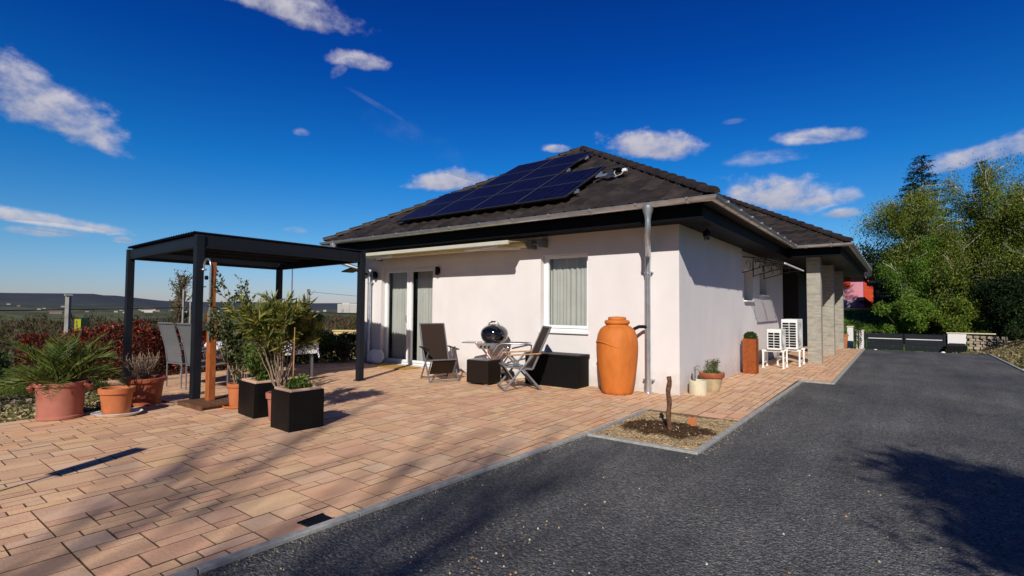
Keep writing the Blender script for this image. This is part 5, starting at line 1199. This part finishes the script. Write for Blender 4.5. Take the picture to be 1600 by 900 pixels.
# ------------------------------------------------------------------ gate and boundary
zg = slope_z(34.6)-.012
gt = empty('drive_gate', (1.0, 34.6, zg), 0, 'wide anthracite double leaf driveway gate with a light stripe on each leaf', 'gate')
for i in range(2):
    x0 = .06+i*2.06; x1 = x0+2.0
    mb = MB()
    for k in range(4): mb.box((x0+.05, -.02, .07+k*.265), (x1-.05, .02, .07+k*.265+.255))
    for xx in (x0, x1-.05): mb.box((xx, -.03, .05), (xx+.05, .03, 1.17))
    mb.box((x0+.05, -.03, 1.135), (x1-.05, .03, 1.17)); lf = mb.build('leaf', M['gatepaint'] if 'gatepaint' in M else M['pergola'], gt)
    mb = MB(); mb.box((x0+.08, -.035, .80), (x1-.08, -.021, .845)); mb.build('stripe', M['whitemetal'], lf)
for xx in (-.02, 4.16):
    mb = MB(); mb.box((xx-.05, -.05, 0), (xx+.05, .05, 1.22)); mb.build('post', M['pergola'], gt)
def pillar(x, y, w, h, label, name='gate_pillar'):
    o = empty(name, (x, y, zg), 0, label, 'pillar'); mb = MB(); mb.box((-w/2, -w/2, 0), (w/2, w/2, h)); mb.build('shaft', M['wall'], o)
    mb = MB(); mb.box((-w/2-.04, -w/2-.04, h), (w/2+.04, w/2+.04, h+.06)); mb.build('cap', M['creampot'], o)
pillar(.68, 34.6, .42, 1.30, 'white pillar at the left end of the driveway gate')
pillar(.02, 36.2, .35, 1.5, 'small white pillar behind the far terracotta planter')
gw = empty('boundary_wall', (5.25, 34.6, zg), 0, 'white rendered boundary wall right of the gate with pale coping', 'wall')
mb = MB(); mb.box((.05, -.12, 0), (.95, .12, 1.28)); mb.build('panel', M['wall'], gw); mb = MB(); mb.box((0, -.16, 1.282), (2.3, .16, 1.34)); mb.build('coping', M['creampot'], gw)
bn = empty('waste_bin', (5.68, 34.1, zg), 0, 'dark wheeled bin in front of the white boundary wall', 'bin')
mb = MB(); mb.add([(-.45, -.22, 0), (.45, -.22, 0), (.45, .22, 0), (-.45, .22, 0), (-.5, -.26, .55), (.5, -.26, .55), (.5, .26, .55), (-.5, .26, .55)], [(0, 1, 5, 4), (1, 2, 6, 5), (2, 3, 7, 6), (3, 0, 4, 7), (4, 5, 6, 7)]); mb.build('bin_body', M['black'], bn, bevel=.03)
mb = MB(); mb.add([(-.52, -.28, .551), (.52, -.28, .551), (.52, .28, .551), (-.52, .28, .551), (-.3, -.2, .68), (.4, -.2, .68), (.4, .2, .68), (-.3, .2, .68)], [(0, 1, 5, 4), (1, 2, 6, 5), (2, 3, 7, 6), (3, 0, 4, 7), (4, 5, 6, 7)]); mb.build('lid', M['black'], bn, bevel=.02)
rk = empty('stone_wall', (6.32, 34.5, zg), 0, 'rough stacked stone retaining wall end beside the bin', 'wall')
mb = MB()
for j in range(7):
    for i in range(9):
        c = random.uniform(.7, 1.2); x = -.1+i*.30+(j % 2)*.1
        if j > 1 and i > 8-j*.5: continue
        mb.box((x, -.15+random.uniform(-.04, .04)+i*-.12, .0+j*.17), (x+.27+random.uniform(-.04, .02), .2+i*-.12, j*.17+.155), col=(c, c, c))
mb.build('stones', mat('stacked_stone', (.40, .33, .25), .9, c2=(.28, .22, .16), ns=7, bump=.5, attr=True), rk, bevel=.02)
for (x, y, s, lab) in ((1.55, 34.1, .10, 'small white stone at the left foot of the gate'), (5.05, 34.1, .13, 'small white stone at the right foot of the gate')):
    mb = MB(); mb.lathe([(0, 0), (s, .02), (s*1.05, s*.5), (s*.6, s*1.0), (0, s*1.1)], 9); o = mb.build('white_stone', M['whitemetal'], smooth=60); o.location = (x, y, zg); tag(o, lab, 'stone')
# far terracotta planter with pansies and column conifer
o = pot('tall_planter', 1.20, 14.35, .20, .135, .50, M['terracotta'], 'tapered orange terracotta planter at the far end of the paving', rim=.01, rimh=.05, n=4, soil=.05); o.rotation_euler.z = R(45)
o = stems_plant('pansies', 1.20, 14.35, .46, 14, .17, .12, 'yellow and white pansies in the far terracotta planter', 'flowers', [(.06, .12, .02)], .04, 4, aspect=.6, bare=.1, stemr=.003, flowers=(16, [(.8, .62, .03), (.85, .85, .8)]))
cy = empty('column_conifer', (1.62, 15.0, -.05), 0, 'slim dark column conifer right of the far planter', 'conifer')
P = ball(1500, (0, 0, .55), (.12, .12, .56), .3); leaves('crown', P, .05, M['leafdull'], np.array([(.03, .06, .012), (.05, .08, .02)]), cy, aspect=.3); mb = MB(); mb.tube([(0, 0, 0), (0, 0, .8)], .02, 6); mb.build('trunk', M['bark'], cy)

# ------------------------------------------------------------------ trees
def skeleton(h, r, levels=3, lean=(0, 0), fork=3, first=.25, spreadang=.7, droop=0, seed=1, nb=7, br=.5):
    rnd = random.Random(seed); segs = []; tips = []
    def grow(p, d, L_, rad, lv):
        n = 6; pts = [p.copy()]; q = p.copy(); dd = d.copy()
        for i in range(n):
            dd = (dd + Vector((rnd.gauss(0, .09), rnd.gauss(0, .09), rnd.gauss(0, .05) + (.06 if lv < 2 else -droop)))).normalized(); q = q + dd*L_/n; pts.append(q.copy())
        segs.append((pts, [rad*(1-.75*i/n) for i in range(n+1)], lv))
        if lv >= levels: tips.extend(pts[2:]); return
        if lv >= levels-1: tips.extend(pts[3:])
        k = nb if lv == 0 else fork
        for j in range(k):
            t = first+(1-first)*(j+rnd.random()*.7)/k if lv == 0 else .25+.7*(j+rnd.random())/k
            i = min(n-1, int(t*n)); fr = t*n-i; b = pts[i].lerp(pts[i+1], fr)
            az = rnd.random()*2*PI; ax = Vector((math.cos(az), math.sin(az), 0)); base_d = (pts[i+1]-pts[i]).normalized()
            nd = (base_d*math.cos(spreadang)+ (ax-base_d*ax.dot(base_d)).normalized()*math.sin(spreadang)).normalized()
            grow(b, nd, L_*(.62 if lv else br)*rnd.uniform(.75, 1.15)*(1.15-.45*t if lv == 0 else 1), rad*.5*(1-.4*t), lv+1)
    grow(Vector((0, 0, 0)), Vector((lean[0], lean[1], 1)).normalized(), h*.86, r, 0)
    return segs, tips
def tree(name, x, y, z, h, r, nleaf, lsize, cols, label, cat='tree', bark='bark', lean=(0, 0), levels=3, fork=4, droop=.0, seed=1, sp=.75, first=.2, clump=.45, aspect=.5, group=None, ddown=0, nb=9, m='leafdull', minr=.012, br=.5):
    o = empty(name, (x, y, z), 0, label, cat, group); segs, tips = skeleton(h, r, levels, lean, fork, first, sp, droop, seed, nb, br)
    mb = MB()
    for pts, rad, lv in segs: mb.tube(pts, [max(minr, q) for q in rad], 8 if lv == 0 else (5 if lv < 3 else 3), cap=False)
    mb.build('trunk', M[bark], o, smooth=60)
    if nleaf:
        Tp = np.array([tuple(t) for t in tips]); idx = RNG.integers(0, len(Tp), nleaf)
        P = Tp[idx] + RNG.normal(size=(nleaf, 3))*clump
        D = None
        if ddown: P[:, 2] -= np.abs(RNG.normal(size=nleaf))*ddown; D = RNG.normal(size=(nleaf, 3))*.5; D[:, 2] -= 1.2
        C = np.array(cols)[RNG.integers(0, len(cols), nleaf)]
        nzv = np.array([mn.noise(Vector((p[0]*.9+seed, p[1]*.9, p[2]*.9))) for p in P]); C = C*(1+.6*nzv)[:, None]
        leaves('crown', P, lsize, M[m], C, o, aspect=aspect, D=D, jitter=.4)
    return o
BIR = [(.14, .21, .025), (.20, .25, .035), (.09, .15, .022), (.24, .23, .045)]
LGR = [(.12, .23, .028), (.17, .28, .04), (.08, .16, .022)]
DGR = [(.015, .035, .012), (.03, .05, .018), (.01, .022, .008)]
G3 = 'tall trees behind the driveway gate'
tree('birch_tree', 2.9, 44.5, -.6, 8.9, .13, 32400, .12, LGR, 'slender fresh green birch at the left edge of the tree group', bark='birchbark', seed=3, ddown=.6, clump=.26, group=G3, sp=.6, br=.34, minr=.024)
tree('birch_tree', 5.6, 45.5, -.5, 10.9, .17, 43200, .12, BIR, 'olive leaved birch with white limbs in the middle of the group', bark='birchbark', seed=5, ddown=.6, clump=.34, group=G3, sp=.65, br=.42, minr=.027)
tree('birch_tree', 9.0, 44, -.5, 11.8, .18, 46080, .12, BIR, 'broad olive birch with white forked limbs right of the middle', bark='birchbark', seed=9, ddown=.6, clump=.36, group=G3, sp=.7, br=.46, minr=.027)
tree('birch_tree', 13.0, 43, -.4, 11.0, .18, 43200, .12, BIR, 'olive birch cut by the right edge of the photo', bark='birchbark', seed=12, ddown=.6, clump=.36, group=G3, sp=.7, br=.46, minr=.027)
def spruce(x, y, z, h, R_, n, label, seed=2, m='leafdull', cols=DGR, group=None, lsize=.24, clumpy=.35, pw=.72):
    o = empty('spruce', (x, y, z), 0, label, 'spruce', group); rnd = random.Random(seed); mb = MB(); mb.tube([(0, 0, 0), (0, 0, h*.5), (0, 0, h)], [.18*h/12, .1*h/12, .01], 8); P, D = [], []
    zz = h*.08
    while zz < h*.985:
        k = rnd.randint(5, 8)
        for j in range(k):
            az = rnd.random()*2*PI; Lb = R_*(1-zz/h)**pw*rnd.uniform(.6, 1.12)+.08; d = Vector((math.cos(az), math.sin(az), rnd.uniform(-.05, .25)-.15*(1-zz/h))); b = Vector((0, 0, zz)); e = b+d*Lb
            mb.tube([b, b.lerp(e, .5)-Vector((0, 0, .03*Lb)), e], [.03*Lb/2+.01, .015, .006], 4, cap=False)
            m_ = max(14, int(n*Lb/R_/38))
            for q in range(m_):
                t = rnd.random()**.6; P.append(tuple(b.lerp(e, t)+Vector((rnd.gauss(0, 1)*clumpy*.35, rnd.gauss(0, 1)*clumpy*.35, -abs(rnd.gauss(0, 1))*clumpy*.45)))); D.append((d.x+rnd.gauss(0, .5), d.y+rnd.gauss(0, .5), -.4+rnd.gauss(0, .3)))
        zz += h*.028
    mb.build('trunk', M['bark'], o); leaves('crown', P, lsize, M[m], np.array(cols), o, aspect=.28, D=np.array(D), jitter=.4); return o
spruce(4.75, 52, -.3, 16.3, 5.2, 9000, 'dark pointed spruce rising above the birches', group=G3)
spruce(8.9, 52, -.3, 15.2, 2.6, 5000, 'second dark conifer with its tip just showing behind the birches', seed=8, group=G3)
def bush(x, y, z, r, h, n, cols, lsize, label, group='bushes around the far end of the drive', name='bush', m='leafdull', clumpk=2.2):
    o = empty(name, (x, y, z), 0, label, 'bush', group)
    P = []
    K = int(9+r*5); cs = [(random.gauss(0, .45)*r, random.gauss(0, .45)*r, random.uniform(.15, .8)*h, random.uniform(.25, .45)*r) for _ in range(K)]
    for c in cs: P.append(ball(n//K, c[:3], (c[3]*1.1, c[3]*1.1, c[3]*1.05), .15))
    P = np.vstack(P); P = P[P[:, 2] > -.1]; C = np.array(cols)[RNG.integers(0, len(cols), len(P))]
    C = C*np.array([1+.5*mn.noise(Vector((p[0]*clumpk, p[1]*clumpk, p[2]*clumpk))) for p in P])[:, None]
    leaves('foliage', P, lsize, M[m], C, o, aspect=.5)
    mb = MB()
    for c in cs: mb.tube([(random.gauss(0, .1), random.gauss(0, .1), -.1), (c[0]*.5, c[1]*.5, c[2]*.5), c[:3]], [.03, .02, .01], 5)
    mb.build('stems', M['bark'], o); return o
bush(2.9, 42, -.9, 1.1, 3.4, 9000, LGR, .16, 'mid green shrub left of the gate below the slender birch')
bush(3.6, 40.5, -1.1, 1.6, 4.0, 11000, LGR+BIR[:2], .16, 'rounded yellow green shrub directly behind the gate')
bush(6.0, 41, -1.0, 1.6, 3.6, 10000, BIR+LGR[:1], .16, 'olive green shrub behind the right gate leaf')
bush(5.2, 44, -.8, 2.4, 6.0, 12000, BIR+DGR, .18, 'tall olive shrub mass under the middle birch')
bush(8.8, 40, -.7, 2.0, 5.2, 14000, DGR, .17, 'dark evergreen thicket under the birches right of the gate')
bush(11.2, 36, -.3, 2.2, 4.5, 12000, DGR+BIR[:1], .17, 'dark shrub mass at the right edge behind the bank')
bush(4.2, 47, -.7, 1.9, 5.8, 11000, LGR+DGR, .18, 'deep green shrub mass under the left birch')
bush(8.4, 31.5, -.4, 1.1, 1.3, 6000, DGR+[(.05, .08, .02)], .10, 'low dark green bush above the stone wall end')
bush(8.3, 26, .1, 1.0, 1.3, 6000, DGR+[(.06, .09, .02)], .09, 'low bush on the bank beyond the bare soil')
bush(8.6, 21, .6, 1.0, 1.8, 8000, DGR, .08, 'very dark bush on top of the right bank')
bush(13.5, 38, -.2, 2.6, 6.5, 12000, DGR+BIR[:1], .18, 'tall dark shrub beyond the right edge of the bank')
# far backdrop of wood behind the trees
def wood_mass(name, spots, h, n, cols, lsize):
    P = []
    for (x, y, z, r) in spots: P.append(ball(n, (x, y, z+h*.5), (r, r, h*.55), .0))
    P = np.vstack(P); C = np.array(cols)[RNG.integers(0, len(cols), len(P))]; C = C*np.array([1+.6*mn.noise(Vector((p[0]*.3, p[1]*.3, p[2]*.3))) for p in P])[:, None]
    D = RNG.normal(size=P.shape)*.6; D[:, 2] += .8
    return tag(leaves(name, P, lsize, M['leafdull'], C, aspect=.35, D=D), kind='stuff')
wood_mass('background_wood', [(random.uniform(6, 34), random.uniform(62, 78), 2, random.uniform(2, 3.5)) for _ in range(34)] + [(random.uniform(-1, 7), random.uniform(78, 84), 1.5, 2.6) for _ in range(8)], 9, 1100, DGR+[(.05, .06, .02)], .5)

# ------------------------------------------------------------------ neighbours beyond the gate
ph = empty('pink_house', (-1.5, 67, 1.2), 0, 'pink rendered house with red gable and balcony beyond the carport columns', 'house')
mb = MB(); mb.box((-6, 0, 0), (1.0, 8, 4.6)); mb.build('wall', M['pinkwall'], ph)
mb = MB(); mb.box((-6, -.06, 2.9), (-.35, -.01, 4.3)); mb.build('upper_panel', M['redwall'], ph)
mb = MB(); mb.add([(1.01, -.1, .2), (1.9, 1.2, .2), (1.9, 1.2, 3.4), (1.01, -.1, 4.3)], [(0, 1, 2, 3)]); mb.build('side_wall', M['redwall'], ph)
mb = MB(); mb.add([(-6.6, -.8, 4.2), (1.8, -.8, 4.2), (1.8, 4, 6.2), (-6.6, 4, 6.2)], [(0, 1, 2, 3)]); mb.add([(-6.6, 8.8, 4.2), (1.8, 8.8, 4.2), (1.8, 4, 6.2), (-6.6, 4, 6.2)], [(0, 3, 2, 1)]); mb.build('roof', M['darkclad'], ph)
mb = MB(); mb.box((-3.0, -.09, 1.55), (-1.0, -.065, 2.75)); wn = mb.build('window', M['whitemetal'], ph)
mb = MB(); mb.box((-2.9, -.11, 1.65), (-1.1, -.095, 2.65)); mb.build('pane', M['enamelblue'] if 'enamelblue' in M else mat('blue_pane', (.10, .18, .24), .15, ns=2), wn)
mb = MB(); mb.box((-6, -1.1, .35), (.2, -1.02, 1.45)); mb.box((-6, -1.02, .2), (.2, -.07, .35)); mb.build('balcony', mat('pale_pink', (.55, .40, .46), .8, ns=5), ph)
mb = MB(); mb.box((-6, -1.0, -1.6), (.3, .0, .19)); mb.build('basement', M['darkclad'], ph)
rh = empty('dark_roof_house', (3.2, 60, 1.3), 0, 'low dark roofed outbuilding half hidden by the birches', 'outbuilding')
mb = MB(); mb.box((-2.5, 0, 0), (3, 4, 2.7)); mb.build('wall', M['darkclad'], rh)
mb = MB(); mb.add([(-3.1, -.5, 2.72), (3.5, -.5, 2.72), (3.5, -.5, 3.2), (-3.1, -.5, 3.2), (-3.1, 4.5, 2.9), (3.5, 4.5, 2.9), (3.5, 4.5, 3.5), (-3.1, 4.5, 3.5)], [(0, 1, 2, 3), (4, 7, 6, 5), (0, 4, 5, 1), (3, 2, 6, 7), (0, 3, 7, 4), (1, 5, 6, 2)]); mb.build('roof', M['darkclad'], rh)

# ------------------------------------------------------------------ hillside: poles, poplar, neighbours' wall
def zt(x, y): return tz(x, y)
def pole(name, x, y, top, r, m, label, cat='pole', extra=None, group=None, box=True):
    z = zt(x, y)-.2; o = empty(name, (x, y, z), 0, label, cat, group); mb = MB()
    if box: mb.tube([(0, 0, 0), (0, 0, top-z)], [r*1.35, r], 4 if box == 1 else 10)
    mb.build('shaft', m, o)
    if extra: extra(o, top-z)
    return o
def cap(o, h): mb = MB(); mb.box((-.10, -.10, h), (.10, .10, h+.06)); mb.build('cap', M['concretepole'], o)
pole('concrete_pole', -20.6, -3.2, 1.72, .085, M['concretepole'], 'short pale concrete pole beyond the palm', extra=cap)
def arm(o, h):
    mb = MB(); mb.tube([(0, 0, h-.1), (.35, .25, h+.12), (.65, .5, h+.16)], .025, 6); mb.build('arm', M['concretepole'], o); mb = MB(); mb.box((.55, .42, h+.12), (.95, .72, h+.18)); mb.build('lamp_head', M['greymetal'], o, bevel=.02)
pole('street_lamp', -27.1, 2.9, 2.25, .05, M['concretepole'], 'thin pale street lamp with short arm left of the pergola post', 'street lamp', arm)
pole('thin_pole', -28.8, 3.9, 1.6, .05, M['concretepole'], 'thin bare pole right of the street lamp')
def insul(o, h):
    mb = MB(); mb.bar((-.4, .3, h-.25), (.4, -.3, h-.25), .08, .08); mb.bar((0, 0, h-.6), (.45, .3, h-.1), .05, .05); mb.build('crossarm', M['concretepole'], o)
    for s in (-.35, 0, .35): mb = MB(); mb.tube([(s, -s*.75, h-.22), (s, -s*.75, h-.02)], .04, 8); mb.build('insulator', M['black'], o)
pole('power_pole', -35.5, 15.2, 2.8, .15, M['concretepole'], 'lattice like concrete power pole carrying wires behind the oleander', extra=insul)
pole('mast', -49.1, 21.6, 5.6, .06, M['greymetal'], 'thin dark mast above the oleander', box=2)
def wire(name, pts, r, label):
    mb = MB(); P = []
    a, b, sag = Vector(pts[0]), Vector(pts[1]), pts[2]
    for k in range(25): t = k/24; p = a.lerp(b, t); p.z -= sag*4*t*(1-t); P.append(p)
    mb.tube(P, r, 4, cap=False); o = mb.build(name, M['black']); tag(o, label, 'cable'); return o
wire('cable', ((-20.6, -16, 1.25), (-27.1, 2.9, 1.30), .12), .018, 'dark overhead cable crossing in front of the valley at left')
wire('cable', ((-35.5, 15.2, 2.6), (-24, 42, 1.6), .35), .012, 'thin upper power wire right of the power pole')
wire('cable', ((-35.5, 15.2, 1.0), (-24, 42, .1), .3), .02, 'lower thicker cable right of the power pole')
sg = empty('yellow_sign', (-18.56, -3.36, zt(-18.56, -3.36)), 0, 'yellow board with small grey writing on a dark green post box beyond the palm', 'sign')
zz = .48-zt(-18.56, -3.36)
mb = MB(); mb.tube([(0, .1, -.2), (0, .1, zz)], .05, 8); mb.build('post', M['darkgreen'], sg)
mb = MB(); mb.box((-.1, .03, zz-.05), (.09, .24, zz+.50), Matrix.Identity(4)); mb.build('casing', M['darkgreen'], sg, bevel=.02)
mb = MB(); mb.box((.075, -.12, zz-.12), (.105, .03, zz+.46)); bd = mb.build('board', M['yellowsign'], sg)
mb = MB()
for k in range(9): mb.box((.106, -.105, zz+.38-k*.045), (.109, -.105+random.uniform(.03, .06), zz+.395-k*.045+.01))
mb.build('writing', M['greymetal'], bd)
tree('poplar_tree', -82, 21.6, -14.5, 21.5, .30, 3000, .28, [(.16, .17, .03), (.18, .17, .05), (.13, .10, .06)], 'tall narrow bare poplar standing out of the valley wood', bark='bark', seed=21, levels=3, fork=4, sp=.22, clump=.35, first=.1, nb=22, minr=.05, br=.2)
bw_ = empty('yellow_wall', (-15.4, 5.4, -1.9), R(36), 'low pale yellow rendered wall beyond the laurel hedge', 'wall')
mb = MB(); mb.box((-1.2, -.1, 0), (2.6, .1, 2.25)); mb.build('panel', M['creamwall'], bw_)
mb = MB(); mb.box((-1.25, -.14, 2.252), (2.65, .14, 2.31)); mb.build('coping', M['creamwall'], bw_)
# hillside scrub
for i, (x, y, r, h) in enumerate(((-16, 8.5, 1.6, 1.9), (-13.6, 3.2, 1.1, 1.3), (-19, 11, 2.0, 2.6))):
    bush(x, y, zt(x, y), r, h, 5000, [(.05, .07, .02), (.10, .09, .04), (.07, .10, .02)], .10, ['scrub bush right of the yellow wall', 'scrub bush left of the yellow wall', 'larger scrub bush farther down the slope'][i], 'scrub on the slope below the garden', 'scrub_bush')
# bare wood filling the valley
n_t = 5200; P, C, S, D = [], [], [], []
for i in range(n_t):
    az = random.uniform(R(28), R(118)); rr = 34*(1500/34)**(random.random()**.9)
    # az measured from +y towards -x
    x, y = -math.sin(az)*rr-8, math.cos(az)*rr
    if x > -34 or y < -60 and False: continue
    k = mn.noise(Vector((x*.012, y*.012, 4))); hgt = random.uniform(6, 10)*(1 if rr > 90 else .8)
    if rr > 420 and mn.noise(Vector((x*.003, y*.003, 9))) > .08: continue
    bcol = random.choice(((.11, .068, .04), (.085, .058, .033), (.13, .08, .048), (.075, .065, .03), (.08, .055, .035)))
    if k > .22: bcol = (.10, .12, .03)
    m_ = 60 if rr < 200 else (30 if rr < 420 else 16); w_ = random.uniform(1.8, 3.2)*(1 if rr < 300 else 2.0); z = tz(x, y)
    q = RNG.normal(size=(m_, 3))*np.array([w_*.42, w_*.42, hgt*.22])+np.array([x, y, z+hgt*.62]); P.append(q); C += [bcol]*m_; S += [.8 if rr < 150 else (1.5 if rr < 400 else 4)]*m_
    dd = RNG.normal(size=(m_, 3))*.45; dd[:, 2] += 1; D.append(dd)
P = np.vstack(P); o = leaves('valley_wood', P, np.array(S), M['leafdull'], np.array(C), aspect=.22, D=np.vstack(D), jitter=.4, colvar=.4); tag(o, kind='stuff')
# second valley wood sector directly left of camera axis
# far houses
def far_house(az, rr, w, h, col, label, roofc=True, d=None, lift=0):
    x, y = -math.sin(az)*rr+2.9, math.cos(az)*rr-8.4; z = tz(x, y)-2+lift; o = empty('far_house', (x, y, z), az, label, 'house', 'distant houses on the far slope')
    d = d or w*.7; mb = MB(); mb.box((-w/2, -d/2, 0), (w/2, d/2, h)); mb.build('wall', col, o)
    if roofc:
        mb = MB(); mb.add([(-w/2-.6, -d/2-.6, h), (w/2+.6, -d/2-.6, h), (w/2+.6, d/2+.6, h), (-w/2-.6, d/2+.6, h), (-w/2-.6, 0, h+w*.28), (w/2+.6, 0, h+w*.28)], [(0, 1, 5, 4), (2, 3, 4, 5), (0, 4, 3), (1, 2, 5)]); mb.build('roof', M['farroof'], o)
def az_of(px): return yaw - math.atan((px-800)/f_px)
hl = [(14, 3000, 14, 7), (30, 2900, 12, 6), (62, 2700, 13, 7), (70, 2750, 11, 6), (99, 2850, 15, 7), (88, 2300, 40, 6), (137, 2500, 13, 6), (182, 2500, 14, 8), (190, 2600, 12, 9), (197, 2350, 18, 8), (220, 2700, 16, 8), (226, 2600, 26, 12), (233, 2500, 34, 16), (240, 2650, 22, 12), (247, 2600, 18, 8), (270, 2700, 16, 7), (291, 2500, 15, 8), (300, 2600, 18, 9), (497, 2500, 16, 8), (489, 2600, 14, 7), (508, 2700, 18, 9), (343, 2600, 14, 8), (420, 2500, 14, 8)]
for i, (px, rr, w, h) in enumerate(hl):
    far_house(az_of(px), rr, w*.8, h*.8, M['housewhite'], 'tiny pale house on the far side of the valley')
ab = empty('apartment_block', (0, 0, 0), 0, 'long pale apartment blocks far away left of the house corner', 'apartment block')
x, y = -math.sin(az_of(550))*2500+2.9, math.cos(az_of(550))*2500-8.4; ab.location = (x, y, tz(x, y)-4); ab.rotation_euler.z = az_of(550)
mb = MB()
for (a, b, h) in ((-62, -44, 30), (-43, -10, 34), (-9, 22, 32), (23, 45, 36), (46, 62, 28)): mb.box((a, -8, 0), (b, 8, h+14))
mb.build('wall', M['housewhite'], ab)
mb = MB()
for a in range(-60, 60, 5):
    for z in range(8, 42, 5): mb.box((a, -8.3, z), (a+2.2, -8.05, z+2.2))
o = mb.build('window', M['darkclad'], ab); o.name = 'window_rows'; o['kind'] = 'stuff'

# ------------------------------------------------------------------ things standing beside and behind the camera
spruce(7.1, -10.1, 0, 6.1, 2.1, 15000, 'young spruce on the right of the driveway', seed=4, cols=[(.03, .06, .02), (.02, .045, .015)], lsize=.16, clumpy=.5, pw=.75)
tree('walnut_tree', 6.6, -25.6, 0, 13.2, .13, 0, .1, DGR, 'bare walnut tree behind the driveway', levels=3, fork=4, sp=.42, seed=31, first=.3, nb=14, minr=.028, br=.40)
tree('walnut_tree', 3.2, -26.2, 0, 13.0, .13, 0, .1, DGR, 'second bare walnut tree behind the terrace', levels=3, fork=4, sp=.42, seed=37, first=.3, nb=12, minr=.028, br=.40)
gl = empty('garden_lamp', (-1.71, -9.2, 0), R(20), 'slim post with a flat solar lamp panel beside the terrace', 'garden lamp')
mb = MB(); mb.tube([(0, 0, 0), (0, 0, 2.0)], .014, 8); mb.build('post', M['black'], gl)
mb = MB(); mb.box((-.085, -.03, 1.48), (.085, .03, 2.0)); mb.build('lamp_panel', M['black'], gl, bevel=.01)
